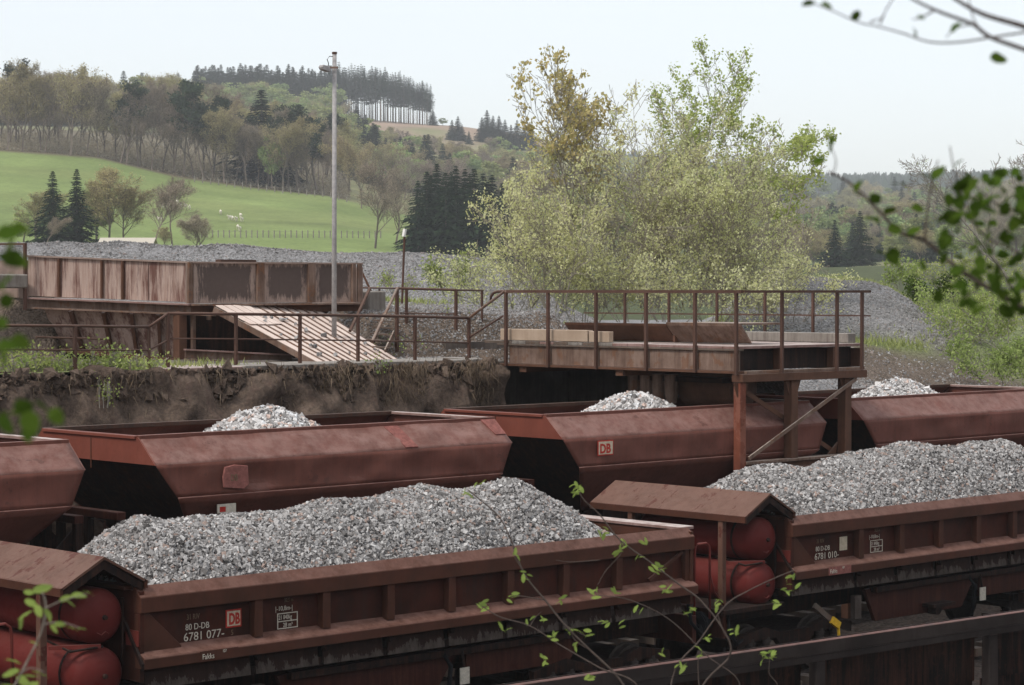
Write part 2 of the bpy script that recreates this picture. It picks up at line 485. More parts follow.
def ground_mat():
    """ground colour comes from a painted land-cover attribute, grain from noise"""
    m, nt, b, out = new_mat('land')
    at = N(nt, 'ShaderNodeAttribute', attribute_name='cover')
    n1 = noise(nt, 0.05, 6, rough=0.7)
    n2 = noise(nt, 0.9, 5, rough=0.7)
    c = mixc(nt, 0.65, at.outputs['Color'], mixc(nt, ramp(nt, n1, 0.3, 0.7), (0.66, 0.68, 0.62), (1.28, 1.24, 1.2)), 'MULTIPLY')
    c = mixc(nt, 0.6, c, mixc(nt, ramp(nt, n2, 0.3, 0.7), (0.66, 0.68, 0.60), (1.3, 1.28, 1.2)), 'MULTIPLY')
    nt.links.new(c, b.inputs['Base Color'])
    b.inputs['Roughness'].default_value = 0.95
    b.inputs['Specular IOR Level'].default_value = 0.05
    bump(nt, b, n2, 0.5, 0.3)
    return m
M['land'] = ground_mat()

def terrace_mat():
    """near ground: stones or earth or turf by land-cover attribute, with stone relief"""
    m, nt, b, out = new_mat('yard_ground')
    at = N(nt, 'ShaderNodeAttribute', attribute_name='cover')
    pos = N(nt, 'ShaderNodeNewGeometry').outputs['Position']
    v = N(nt, 'ShaderNodeTexVoronoi'); v.inputs['Scale'].default_value = 20
    nt.links.new(pos, v.inputs[0])
    sep = N(nt, 'ShaderNodeSeparateColor'); nt.links.new(v.outputs['Color'], sep.inputs[0])
    c = mixc(nt, 0.8, at.outputs['Color'], mixc(nt, sep.outputs[0], (0.6, 0.6, 0.6), (1.35, 1.35, 1.35)), 'MULTIPLY')
    n1 = noise(nt, 0.8, 6, rough=0.7)
    c = mixc(nt, 0.7, c, mixc(nt, ramp(nt, n1, 0.3, 0.7), (0.65, 0.65, 0.63), (1.2, 1.2, 1.2)), 'MULTIPLY')
    nt.links.new(c, b.inputs['Base Color'])
    b.inputs['Roughness'].default_value = 0.95
    bump(nt, b, mathn(nt, 'SUBTRACT', 1.0, v.outputs['Distance']), 0.8, 0.06)
    return m
M['yard'] = terrace_mat()

def earth_mat():
    m, nt, b, out = new_mat('bank_earth')
    n1 = noise(nt, 1.6, 8, rough=0.75)
    n2 = noise(nt, 12, 6, rough=0.75)
    n3 = noise(nt, 1.0, 6, stretch=(6, 6, 0.6), rough=0.7)
    c = mixc(nt, ramp(nt, n1, 0.3, 0.7), (0.045, 0.034, 0.028), (0.22, 0.165, 0.13))
    c = mixc(nt, 0.6, c, mixc(nt, ramp(nt, n2, 0.3, 0.7), (0.35, 0.35, 0.35), (1.7, 1.6, 1.5)), 'MULTIPLY')
    c = mixc(nt, mathn(nt, 'MULTIPLY', ramp(nt, n3, 0.5, 0.7), 0.5), c, (0.14, 0.085, 0.07))
    nt.links.new(c, b.inputs['Base Color'])
    b.inputs['Roughness'].default_value = 0.95
    bump(nt, b, n2, 0.9, 0.08)
    return m
M['earth'] = earth_mat()
M['ballast'] = cellstone('track_ballast', (0.022, 0.018, 0.016), (0.07, 0.058, 0.052), (0.07, 0.045, 0.036), 16)

# ------------------------------------------------------------------ ground sheets and terrain
def pxd(x, y):
    X = RX * x + RY * y
    d = VX * x + VY * y
    return CX + F * X / np.maximum(d, 1e-3), d

def grid_mesh(name, xs, ys, hfun, coverfun=None, smooth=True, flip=False):
    gx, gy = np.meshgrid(xs, ys, indexing='ij')
    gz = hfun(gx, gy)
    V = np.stack([gx, gy, gz], -1).reshape(-1, 3)
    nx, ny = len(xs), len(ys)
    i = np.arange(nx * ny).reshape(nx, ny)
    Fc = np.stack([i[:-1, :-1], i[1:, :-1], i[1:, 1:], i[:-1, 1:]], -1).reshape(-1, 4)
    me = npmesh(name, V, Fc, smooth)
    if coverfun is not None:
        c = coverfun(V[:, 0], V[:, 1], V[:, 2])
        a = me.color_attributes.new('cover', 'FLOAT_COLOR', 'POINT')
        a.data.foreach_set('color', np.concatenate([c, np.ones((len(c), 1))], 1).astype(np.float32).ravel())
    return me

# base sheet to the horizon, a little below track level
def base_h(x, y):
    near = 4.6 * (1 - sstep(2, 14.5, y)) * (np.hypot(x, y) < 400)
    return -0.25 + near + 0.05 * fnoise(x, y, 2.5, 3)
xs = np.concatenate([[-6000, -2500, -900, -300, -100], np.arange(-40, 80, 1.2), [100, 300, 900, 2500, 6000]])
ys = np.concatenate([[-6000, -2500, -900, -300, -100, -40], np.arange(-12, 40, 1.0), [60, 100, 300, 900, 2500, 6000]])
o = link('ground', grid_mesh('ground', xs, ys, base_h), M['ballast'])
tag(o, 'dark ballast and earth ground of the railway yard', kind='structure')

# terrace behind the rear train
PILE = wp((862 - CX) / F * 74, 74, 0)
def ridge_top(px):
    return np.interp(px, [-400, 20, 100, 200, 300, 400, 490, 540, 640], [238, 243, 246, 251, 254.5, 257, 260, 272, 300])
def terr_h(x, y):
    px, d = pxd(x, y)
    base = np.full_like(x, 5.0)
    up = 1.05 * sstep(36.6, 38.2, y + 0.25 * fnoise(x, y, 1.0, 5)) * sstep(30.7, 31.6, x)
    h = base + up
    h = h + 0.35 * sstep(38, 50, y) * sstep(30, 34, x)
    # right of the loading platform the ground slopes to the track
    right = sstep(36.9, 38.2, x)
    slope = 3.75 + 1.45 * sstep(31.0, 36.5, y)
    h = h * (1 - right) + slope * right
    # long stone ridge on the left
    rt = EYE + (HOR - ridge_top(px)) * 74 / F
    rid = np.clip(1 - np.abs(d - 74) / 7.0, 0, 1)
    rid = np.clip(rid * 1.35, 0, 1)
    w = (1 - sstep(480, 640, px))
    rz = 5.2 + (rt - 5.2) * rid ** 0.9
    h = np.where((rid > 0), np.maximum(h, h * (1 - w) + rz * w), h)
    # small pale heap in front of it
    sh = 0.5 * np.clip(1 - np.hypot((px - 440) / 62.0, (d - 64) / 3.0), 0, 1) ** 0.7
    h = h + sh * 1.3
    # stone pile right of the platform
    pz = EYE + (HOR - np.interp(px, [700, 760, 800, 830, 870, 890, 910, 930, 945, 960], [300, 284, 281, 280, 283, 290, 303, 320, 334, 340])) * 67 / F
    pr = np.clip((d - 60.0) / 7.0, 0, 1) ** 0.85 * (1 - sstep(80, 90, d)) * sstep(690, 760, px)
    h = np.where(px > 690, np.maximum(h, h + (pz - h) * pr * (1 - sstep(935, 975, px)) ), h)
    # bushy rise at far right
    rr = sstep(910, 990, px) * sstep(58, 66, d) * (1 - sstep(100, 115, d))
    h = h + 1.0 * rr
    h = h + 0.04 * fnoise(x, y, 0.7, 1) + 0.09 * fnoise(x, y, 2.3, 2) + 0.1 * fnoise(x, y, 7, 8) * sstep(40, 60, d)
    st = sstep(47.6, 49.2, d + 0.3 * fnoise(x, y, 0.8, 14)) * (1 - sstep(52, 62, px)) * (1 - sstep(60, 66, d))
    h = np.where(st > 0.001, np.maximum(h, 5.0 + 1.55 * st), h)
    h = h * (1 - sstep(96, 108, d)) + 3.8 * sstep(96, 108, d)
    return h
G_STONE = np.array([0.27, 0.262, 0.262]); G_EARTH = np.array([0.15, 0.115, 0.09]); G_GRASS = np.array([0.20, 0.24, 0.09]); G_SOIL = np.array([0.32, 0.29, 0.26])
def grassy(x, y, h=None):
    px, d = pxd(x, y)
    n = fnoise(x, y, 3.2, 11) * 0.6 + fnoise(x, y, 1.1, 12) * 0.4
    g = sstep(40.0, 42.5, y) * (1 - sstep(66, 69, d)) * sstep(365, 400, px) * (1 - sstep(700, 760, px)) * sstep(-0.35, 0.1, n)
    g2 = np.exp(-((d - 59.0) / 1.2) ** 2) * sstep(835, 860, px) * (1 - sstep(900, 960, px))
    g3 = sstep(76, 79, d) * sstep(700, 760, px)
    g4 = 0.8 * sstep(935, 985, px) * sstep(57, 60, d)
    g5 = (1 - sstep(36.2, 37.5, y)) * (1 - sstep(26, 27.5, x)) * sstep(34.6, 35, y)
    return np.clip(g + g2 + g3 + g4 + 0.8 * g5, 0, 1)
def terr_cover(x, y, z):
    px, d = pxd(x, y)
    px, d = pxd(x, y)
    g = grassy(x, y)[:, None]
    e = (sstep(30.5, 31.5, x) * (1 - sstep(39, 41, y)) * (1 - sstep(36.8, 38, x)))[:, None]
    e = np.maximum(e, (1 - sstep(36, 37, y))[:, None] * (x < 33)[:, None])
    e = np.maximum(e, ((1 - sstep(50, 53, d)) * (1 - sstep(60, 75, px)))[:, None])
    e = np.maximum(e, ((1 - sstep(44, 52, y)) * (1 - sstep(300, 500, px) * 0) * (px < 560))[:, None] * 0.7)
    dirt = (sstep(805, 850, px) * (1 - sstep(57, 62, d)) * sstep(53, 55, d))[:, None] * 0.92
    c = G_STONE * (1 - e) + G_EARTH * e
    c = c * (1 - dirt) + G_EARTH * 1.0 * dirt
    pale = (np.clip(1 - np.hypot((px - 440) / 80.0, (d - 62) / 5.0), 0, 1))[:, None] * (1 - g)
    c = c * (1 + 0.9 * pale)
    return c * (1 - g) + G_GRASS * g
xs = np.concatenate([np.arange(-45, 18, 1.2), np.arange(18, 60, 0.22), np.arange(60, 120, 0.8)])
ys = np.concatenate([np.arange(35.0, 58, 0.22), np.arange(58, 115, 0.7)])
o = link('terrace_ground', grid_mesh('terrace_ground', xs, ys, terr_h, terr_cover), M['yard'])
tag(o, 'stony terrace ground behind the hopper wagons, with grass patches', kind='structure')
xs2 = np.concatenate([np.arange(36.6, 62, 0.22), np.arange(62, 120, 0.8)])
ys2 = np.arange(30.9, 35.01, 0.205)
o = link('stone_slope', grid_mesh('stone_slope', xs2, ys2, terr_h, terr_cover), M['yard'])
tag(o, 'crushed stone slope falling towards the rear track', kind='structure')

# bank face under the walkway
def bank_face():
    us = np.arange(-30, 32.75, 0.11); nz = 46
    t = np.linspace(0, 1, nz)
    gu, gt = np.meshgrid(us, t, indexing='ij')
    z = -0.4 + 5.42 * gt
    y = 35.0 + 0.35 * (1 - gt) - 0.5 + 0.5 * sstep(0.80, 0.97, gt) * 0.9
    y = y + 0.30 * fnoise(gu, z, 1.3, 21) + 0.20 * fnoise(gu, z, 0.5, 22) + 0.10 * fnoise(gu, z, 0.24, 23)
    y = y - 0.25 * np.exp(-((gt - 0.93) / 0.05) ** 2) * (0.5 + 0.5 * fnoise(gu, z, 0.9, 25))
    z = z + (0.06 * fnoise(gu, gu * 0, 0.7, 24)) * (gt > 0.9)
    y[:, -1] = 35.45; z[:, -1] = 4.96
    z[:, -4:-1] += (0.16 * fnoise(us, us * 0, 0.8, 26) + 0.12 * fnoise(us, us * 0, 0.33, 27))[:, None] * (us < 24.0)[:, None] * np.array([0.5, 0.9, 0.9])[None]
    y[:, -8:-1] -= np.array([0.15, 0.35, 0.6, 0.85, 1, 0.95, 0.6])[None] * (0.26 * np.clip(fnoise(us, us * 0, 0.9, 28), -0.3, 1) + 0.12 * fnoise(us, us * 0, 0.3, 29))[:, None]
    V = np.stack([gu, y, z], -1).reshape(-1, 3)
    i = np.arange(V.shape[0]).reshape(gu.shape)
    Fc = np.stack([i[:-1, :-1], i[1:, :-1], i[1:, 1:], i[:-1, 1:]], -1).reshape(-1, 4)
    return npmesh('bank_face', V, Fc, True)
o = link('earth_bank', bank_face(), M['earth'])
tag(o, 'crumbling dark earth bank behind the hopper wagons', kind='structure')

# far terrain
TC = np.array([-1500, -200, 0, 100, 180, 250, 330, 400, 470, 530, 600, 700, 800, 900, 1024, 1300, 2400], float)
ROWS = [
 (100, None, 3.6), (240, None, 3.0),
 (340, [256, 256, 257, 258, 258, 258, 257, 257, 258, 262, 264, 266, 268, 268, 268, 268, 268], None),
 (500, [138, 143, 150, 158, 178, 188, 196, 214, 235, 246, 252, 254, 268, 262, 256, 256, 256], None),
 (560, [132, 136, 142, 148, 162, 176, 188, 206, 226, 238, 248, 252, 262, 256, 250, 250, 250], None),
 (760, [128, 130, 134, 140, 150, 158, 172, 186, 196, 205, 222, 236, 252, 246, 240, 240, 240], None),
 (1080, [124, 124, 124, 122, 119, 117, 118, 123, 127, 136, 150, 172, 232, 226, 222, 222, 222], None),
 (1150, [124, 124, 123, 121, 118, 116, 116, 122, 128, 137, 150, 172, 228, 222, 218, 218, 218], None),
 (1500, [135, 135, 135, 135, 135, 135, 135, 140, 145, 150, 165, 180, 216, 214, 212, 212, 212], None),
 (2500, [160, 160, 160, 160, 160, 160, 160, 165, 168, 175, 180, 190, 196, 194, 190, 190, 190], None),
 (3200, [190] * 17, None),
 (4200, [240] * 17, None)]
RD = np.array([r[0] for r in ROWS], float)
RZ = np.array([[zpy(p, r[0]) for p in r[1]] if r[1] else [r[2]] * 17 for r in ROWS])
def far_h(px, d):
    px = np.asarray(px, float); d = np.asarray(d, float)
    cols = np.stack([np.interp(px, TC, RZ[k]) for k in range(len(RD))], -1)
    k = np.clip(np.searchsorted(RD, d) - 1, 0, len(RD) - 2)
    t = np.clip((d - RD[k]) / (RD[k + 1] - RD[k]), 0, 1)
    flat = cols.reshape(-1, len(RD)); kk = k.reshape(-1); idx = np.arange(len(kk))
    z = flat[idx, kk] * (1 - t.reshape(-1)) + flat[idx, kk + 1] * t.reshape(-1)
    z = z.reshape(px.shape)
    return z + fnoise(px * d / F, d, 60, 31) * 0.6 * sstep(350, 700, d) + fnoise(px * d / F, d, 18, 32) * 0.2 * sstep(250, 600, d)
def far_point(px, d, sink=0.0):
    return wp((px - CX) / F * d, d, float(far_h(np.array([px]), np.array([d]))[0]) - sink)
def far_mesh():
    pxs = np.concatenate([np.linspace(-1500, -220, 30), np.arange(-200, 1240, 8), np.linspace(1260, 2400, 30)])
    ds = np.concatenate([np.arange(104, 340, 12), np.arange(340, 600, 5), np.arange(600, 1300, 14), np.linspace(1320, 4200, 60)])
    gp, gd = np.meshgrid(pxs, ds, indexing='ij')
    z = far_h(gp, gd)
    X = (gp - CX) / F * gd
    V = np.stack([RX * X + VX * gd, RY * X + VY * gd, z], -1).reshape(-1, 3)
    i = np.arange(V.shape[0]).reshape(gp.shape)
    Fc = np.stack([i[:-1, :-1], i[1:, :-1], i[1:, 1:], i[:-1, 1:]], -1).reshape(-1, 4)
    me = npmesh('far', V, Fc, True)
    p, d = gp.ravel(), gd.ravel()
    n = fnoise(p, d, 40, 33)
    mead = np.array([0.21, 0.27, 0.10]); wood = np.array([0.15, 0.125, 0.085]); hill = np.array([0.22, 0.22, 0.12]); clear = np.array([0.34, 0.25, 0.20])
    c = np.tile(hill, (len(p), 1)); rt_ = sstep(560, 700, p)[:, None]
    c = c * (1 - rt_) + np.array([0.10, 0.125, 0.06]) * rt_
    w = (d < 500 + 4 * n)[:, None]
    edge = sstep(400, 470, p)[:, None]
    c = np.where(w, mead * (1 - edge) + hill * edge, c)
    w2 = ((d >= 500) & (d < 900) & (p < 345))[:, None]
    c = np.where(w2, wood, c)
    nr_ = ((d < 400) * sstep(430, 500, p))[:, None]
    c = c * (1 - nr_) + np.array([0.085, 0.10, 0.05]) * nr_
    cl = (sstep(900, 940, d) * (p > 335) * (p < 560) * sstep(-0.5, 0.3, n + 0.3))[:, None]
    c = c * (1 - cl) + clear * cl
    pt = (0.82 + 0.22 * fnoise((p - CX) / F * d, d, 11, 35) + 0.12 * fnoise((p - CX) / F * d, d, 4, 36))[:, None]
    yl = np.clip(fnoise((p - CX) / F * d, d, 23, 37), 0, 1)[:, None] * 0.35
    c = np.where(w, (c * (1 - yl) + np.array([0.27, 0.27, 0.12]) * yl) * (0.9 + 0.35 * (pt - 0.82)) , c)
    # mown and worn bands across the meadow
    band = (np.exp(-((d - 405 - (p - 200) * 0.04) / 4.0) ** 2) * 0.35)[:, None] * w
    c = c * (1 - band) + np.array([0.11, 0.13, 0.06]) * band
    a = me.color_attributes.new('cover', 'FLOAT_COLOR', 'POINT')
    a.data.foreach_set('color', np.concatenate([c, np.ones((len(c), 1))], 1).astype(np.float32).ravel())
    return me
o = link('hillside', far_mesh(), M['land'])
tag(o, 'meadow and wooded hills rising beyond the yard', kind='structure')

# ------------------------------------------------------------------ stones
CUBE = np.array([[-1, -1, -1], [1, -1, -1], [1, 1, -1], [-1, 1, -1], [-1, -1, 1], [1, -1, 1], [1, 1, 1], [-1, 1, 1]], float)
CTRI = np.array([[0, 3, 2], [0, 2, 1], [4, 5, 6], [4, 6, 7], [0, 1, 5], [0, 5, 4], [1, 2, 6], [1, 6, 5], [2, 3, 7], [2, 7, 6], [3, 0, 4], [3, 4, 7]])
OCT = np.array([[1, 0, 0], [-1, 0, 0], [0, 1, 0], [0, -1, 0], [0, 0, 1], [0, 0, -1]], float)
OTRI = np.array([[0, 2, 4], [2, 1, 4], [1, 3, 4], [3, 0, 4], [2, 0, 5], [1, 2, 5], [3, 1, 5], [0, 3, 5]])
def rot_mats(n, rng):
    q = rng.normal(size=(n, 4)); q /= np.linalg.norm(q, axis=1)[:, None]
    w, x, y, z = q.T
    return np.stack([1 - 2 * (y * y + z * z), 2 * (x * y - z * w), 2 * (x * z + y * w), 2 * (x * y + z * w), 1 - 2 * (x * x + z * z), 2 * (y * z - x * w), 2 * (x * z - y * w), 2 * (y * z + x * w), 1 - 2 * (x * x + y * y)], -1).reshape(n, 3, 3)
def stones_mesh(name, P, size, rng, low=False):
    """P (n,3) centres, size scalar or (n,)"""
    n = len(P)
    base, tri = (OCT, OTRI) if low else (CUBE * 0.62, CTRI)
    k = len(base)
    s = np.broadcast_to(np.asarray(size, float), (n,))[:, None] * np.exp(rng.normal(0, 0.28, (n, 3)))
    V = base[None] * (1 + rng.uniform(-0.42, 0.42, (n, k, 3)))
    V = V * s[:, None, :]
    V = np.einsum('nij,nkj->nki', rot_mats(n, rng), V) + P[:, None, :]
    Fc = (tri[None] + (np.arange(n) * k)[:, None, None]).reshape(-1, 3)
    return npmesh(name, V.reshape(-1, 3), Fc)

def heap(name, label, group, x0, x1, y0, y1, hf, mat, n, size, seed, step=0.06):
    """one heap: a core surface and the loose stones lying on it"""
    rng = np.random.default_rng(seed)
    xs, ys = np.arange(x0, x1 + step, step), np.arange(y0, y1 + step, step)
    t = empty(name, ((x0 + x1) / 2, (y0 + y1) / 2, 2.0), 0, label, 'gravel heap', group)
    ox, oy, oz = t.location
    me = grid_mesh('heap_core', xs, ys, lambda a, b: hf(a, b) - size * 0.6)
    me.transform(Matrix.Translation((-ox, -oy, -oz)))
    link('core', me, M['heapbase'], t)
    P = np.stack([rng.uniform(x0, x1, n), rng.uniform(y0, y1, n)], -1)
    z = hf(P[:, 0], P[:, 1]) + rng.uniform(-0.5, 0.55, n) * size
    P = np.concatenate([P, z[:, None]], 1) - np.array([ox, oy, oz])
    me = stones_mesh('loose_stones', P, size * np.exp(rng.normal(0, 0.25, n)), rng)
    s = link('loose_stones', me, mat, t)
    s['kind'] = 'stuff'
    return t

def front_heap(u0, u1, seed, lobes):
    def hf(x, y):
        yc = 25.3
        prof = np.clip(1 - (np.abs(y - yc) / 1.45) ** 2.0, 0, 1)
        ends = np.clip((x - u0 + 0.75) / 1.45, 0, 1) ** 0.7 * (1 - sstep(u1 - 1.4, u1 + 0.1, x))
        top = np.interp(x, [a for a, b in lobes], [b for a, b in lobes])
        h = 2.48 + (top - 2.48) * prof * ends
        lump = 0.12 * fnoise(x, y, 0.85, seed) + 0.04 * fnoise(x, y, 0.4, seed + 1)
        return h + lump * prof * 1.3 + 0.02 * fnoise(x, y, 0.17, seed + 2)
    return hf

# ------------------------------------------------------------------ wagons
def text_mesh(s, size, bold=0.0, space=1.0):
    cu = bpy.data.curves.new('t', 'FONT')
    cu.body = s; cu.size = size; cu.offset = bold; cu.extrude = 0.002; cu.space_character = space
    cu.resolution_u = 3
    ob = bpy.data.objects.new('t', cu); COL.objects.link(ob)
    dg = bpy.context.evaluated_depsgraph_get()
    me = bpy.data.meshes.new_from_object(ob.evaluated_get(dg))
    bpy.data.objects.remove(ob)
    me.materials.clear()
    return me
def text(s, size, mat, parent, x, y, z, sx=1.0, bold=0.0, name='lettering', tilt=0.0):
    me = text_mesh(s, size, bold)
    o = link(name, me, mat, parent, (x, y, z))
    o.rotation_euler = (pi / 2 + tilt, 0, 0)
    o.scale = (sx, 1, 1)
    return o

def db_logo(parent, x, y, z, w=0.34, h=0.25, faded=False, tilt=0.0):
    """red two letters in a red frame on a cream plate"""
    p = empty('emblem', (x, y, z)); p.parent = parent; p.rotation_euler = (tilt, 0, 0)
    MB().box(0, w, -0.004, 0.004, 0, h).build('emblem_ground', M['logo_red'], p)
    MB().box(0.02, w - 0.02, -0.007, -0.001, 0.02, h - 0.02).build('emblem_field', M['logo_cream'], p)
    t = link('letters', text_mesh('DB', h * 0.86, 0.008), M['logo_red'], p, (0.045, -0.009, 0.045))
    t.rotation_euler = (pi / 2, 0, 0); t.scale = (w / h * 0.62, 1, 1)
    return p

RIBX = [1.87 + 1.142 * k for k in range(7)]
def tip_wagon(name, x0, label, number, logo=True, check=None, group='tipping wagons of the front train'):
    W = empty(name, (x0, 23.85, 0), 0, label, 'freight wagon', group)
    L = 10.4
    mb = M['wagon']
    for side in (0, 1):
        def yy(v): return v if side == 0 else 2.9 - v
        sec = [(0.12, 2.76), (-0.02, 2.62), (-0.02, 2.42), (0.14, 2.42), (0.17, 2.70)]
        MB().prism([(yy(a), b) for a, b in sec], 0, L).build('rim_beam', mb, W, 0.008)
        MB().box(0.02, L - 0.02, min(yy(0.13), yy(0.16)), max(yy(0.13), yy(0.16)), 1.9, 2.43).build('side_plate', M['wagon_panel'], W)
        sec = [(0.13, 1.965), (-0.08, 1.87), (-0.10, 1.85), (-0.10, 1.72), (0.11, 1.72)]
        MB().prism([(yy(a), b) for a, b in sec], 0, L).build('sill_beam', mb, W, 0.006)
        for k, rx in enumerate(RIBX):
            MB().box(rx - 0.065, rx + 0.065, min(yy(0.0), yy(0.13)), max(yy(0.0), yy(0.13)), 1.93, 2.43).build('rib', mb, W, 0.006)
            MB().prism([(rx - 0.05, 1.70), (rx + 0.05, 1.70), (rx + 0.02, 1.62), (rx - 0.02, 1.62)], min(yy(0.0), yy(0.08)), max(yy(0.0), yy(0.08)), 'y').build('hinge_lug', M['under'], W)
        # end gussets
        a, b = min(yy(0.04), yy(0.13)), max(yy(0.04), yy(0.13))
        MB().prism([(0.003, 2.41), (0.16, 2.41), (0.66, 1.95), (0.66, 1.9), (0.003, 1.9)], a, b, 'y').build('gusset', mb, W, 0.004)
        MB().box(L - 0.15, L - 0.003, a, b, 1.9, 2.41).build('gusset', mb, W, 0.004)
        MB().bar((L - 0.95, (a + b) / 2, 2.0), (L - 0.18, (a + b) / 2, 2.38), 0.04, 0.05).build('strut', mb, W)
        # chute flaps under the sill, one per bay
        ex = [0.12] + RIBX + [L - 0.1]
        for k in range(len(ex) - 1):
            MB().prism([(yy(0.16), 1.70), (yy(0.12), 1.42), (yy(0.145), 1.42), (yy(0.185), 1.70)], ex[k] + 0.045, ex[k + 1] - 0.045).build('flap', M['flap'], W)
    # ends
    for s, xe in ((0, 0.0), (1, L)):
        a, b = (xe + 0.004, xe + 0.07) if s == 0 else (xe - 0.07, xe - 0.004)
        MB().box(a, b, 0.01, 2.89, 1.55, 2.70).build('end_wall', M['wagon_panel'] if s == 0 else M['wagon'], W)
        if s == 0:
            MB().box(-0.012, 0.0, 0.02, 0.30, 2.0, 2.2).build('red_plate', M['redpipe'], W)
            MB().prism([(-0.1, 1.72), (0.5, 2.5), (0.5, 2.56), (-0.1, 1.8)], -0.04, -0.005).build('brace', M['under'], W)
        MB().box(*((xe - 0.10, xe + 0.16) if s == 0 else (xe - 0.10, xe + 0.22)), 0.2, 2.7, 2.705, 2.755).build('end_rim', M['dusty'] if s else M['wagon'], W, 0.006)
    MB().box(0.05, L - 0.05, 0.15, 2.75, 1.42, 1.52).build('floor', M['under'], W)
    # underframe
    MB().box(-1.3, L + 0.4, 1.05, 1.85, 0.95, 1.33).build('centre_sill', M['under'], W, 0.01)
    MB().prism([(2.75, 0.72), (5.3, 0.72), (5.75, 1.3), (2.45, 1.3)], 0.38, 0.46, 'y').build('side_box', M['underred'], W, 0.006)
    MB().prism([(5.9, 0.86), (8.0, 0.86), (8.4, 1.3), (5.9, 1.3)], 0.38, 0.46, 'y').build('side_box', M['underred'], W, 0.006)
    MB().box(2.6, 8.2, 0.25, 0.37, 1.24, 1.34).build('side_sill', M['under'], W, 0.006)
    pl = MB().box(5.62, 5.80, 0.20, 0.215, 0.82, 1.06).build('plate', M['letter'], W)
    pl['label'] = 'small cream notice plate'
    MB().tube([(5.71, 0.22, 1.05), (5.71, 0.26, 1.3)], 0.02, 6).build('plate_hanger', M['under'], W)
    MB().tube([(5.35, 0.3, 1.33), (5.4, 0.16, 1.12), (5.38, 0.18, 0.8), (5.5, 0.3, 0.55)], 0.035, 8).build('brake_hose', M['black'], W, smooth=True)
    MB().lathe((4.35, 0.2, 0.78), (0, 1, 0), [(0, 0.09), (0.22, 0.09)], 14).build('brake_cylinder', M['under'], W)
    MB().box(4.1, 4.75, 0.12, 0.5, 0.84, 0.90).build('bracket', M['under'], W)
    MB().box(1.95, 2.12, 0.2, 0.3, 0.85, 1.25).build('brake_box', M['flap'], W)
    # dump lever painted yellow
    lv = MB().bar((0.72, 0.1, 1.22), (1.22, 0.04, 0.86), 0.05, 0.09)
    lv.build('lever', M['timber_dark'], W)
    MB().tube([(1.1, 0.03, 0.93), (1.26, 0.02, 0.82), (1.28, 0.02, 0.62), (1.2, 0.02, 0.52), (1.1, 0.02, 0.54), (1.1, 0.02, 0.62)], 0.028, 8).bar((1.08, 0.02, 0.95), (1.28, 0.02, 0.83), 0.06, 0.12).build('lever_hook', M['yellow'], W)
    # bogies
    for bx in (0.55, 8.75):
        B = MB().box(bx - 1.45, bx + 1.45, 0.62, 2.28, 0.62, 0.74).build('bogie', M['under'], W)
        for ys_ in (0.42, 2.36):
            sec = [(bx - 1.5, 0.62), (bx - 1.1, 0.72), (bx - 0.5, 0.72), (bx - 0.35, 0.55), (bx + 0.35, 0.55), (bx + 0.5, 0.72), (bx + 1.1, 0.72), (bx + 1.5, 0.62), (bx + 1.5, 0.8), (bx + 0.8, 0.92), (bx + 0.4, 0.8), (bx - 0.4, 0.8), (bx - 0.8, 0.92), (bx - 1.5, 0.8)]
            MB().prism(sec, ys_ - 0.06, ys_ + 0.06, 'y').build('side_frame', M['under'], B)
            for ax in (bx - 0.9, bx + 0.9):
                MB().lathe((ax, ys_ - 0.16, 0.46), (0, 1, 0), [(0, 0.11), (0.04, 0.14), (0.3, 0.15)], 14).build('axle_box', M['under'], B)
                for sx in (-0.2, 0.2):
                    MB().lathe((ax + sx, ys_, 0.55), (0, 0, 1), [(0.0, 0.09), (0.05, 0.09), (0.055, 0.07), (0.1, 0.07), (0.105, 0.09), (0.15, 0.09), (0.155, 0.07), (0.2, 0.07)], 12).build('spring', M['wheel'], B)
        for ax in (bx - 0.9, bx + 0.9):
            mbw = MB()
            for yw in (0.63, 2.13):
                mbw.lathe((ax, yw, 0.46), (0, 1, 0), [(0, 0.32), (0.0, 0.45), (0.1, 0.46), (0.12, 0.49), (0.14, 0.49), (0.14, 0.35)], 28)
            mbw.lathe((ax, 0.4, 0.46), (0, 1, 0), [(0, 0.07), (2.1, 0.07)], 12)
            mbw.build('wheelset', M['wheel'], B)
    # end platform with the two air tanks under a ridged canopy
    MB().box(-1.5, 0.0, 0.15, 2.75, 1.26, 1.34).build('end_platform', M['under'], W, 0.006)
    xr = -0.5
    for s in (-1, 1):
        a, b = (xr - 0.62, xr) if s < 0 else (xr, xr + 0.62)
        za, zb = (2.84, 3.18) if s < 0 else (3.18, 2.84)
        MB().prism([(a, za), (b, zb), (b, zb - 0.035), (a, za - 0.035)], 0.03, 3.55, 'y').build('canopy_sheet', M['roofing'], W)
        e = xr + s * 0.62
        MB().box(e - 0.02, e + 0.02, 0.03, 3.55, 2.73, 2.835).build('eave_flange', M['wagon'], W)
    for yg in (0.05, 3.48):
        MB().prism([(xr - 0.58, 2.80), (xr, 3.135), (xr + 0.58, 2.80), (xr + 0.58, 2.7), (xr, 3.02), (xr - 0.58, 2.7)], yg, yg + 0.05, 'y').build('canopy_rib', M['under'], W)
    for py_, px_ in ((0.58, -1.07), (2.62, -1.07), (2.62, -0.06)):
        MB().box(px_ - 0.05, px_ + 0.05, py_ - 0.05, py_ + 0.05, 1.34, 2.8).build('post', M['roofing'], W, 0.006)
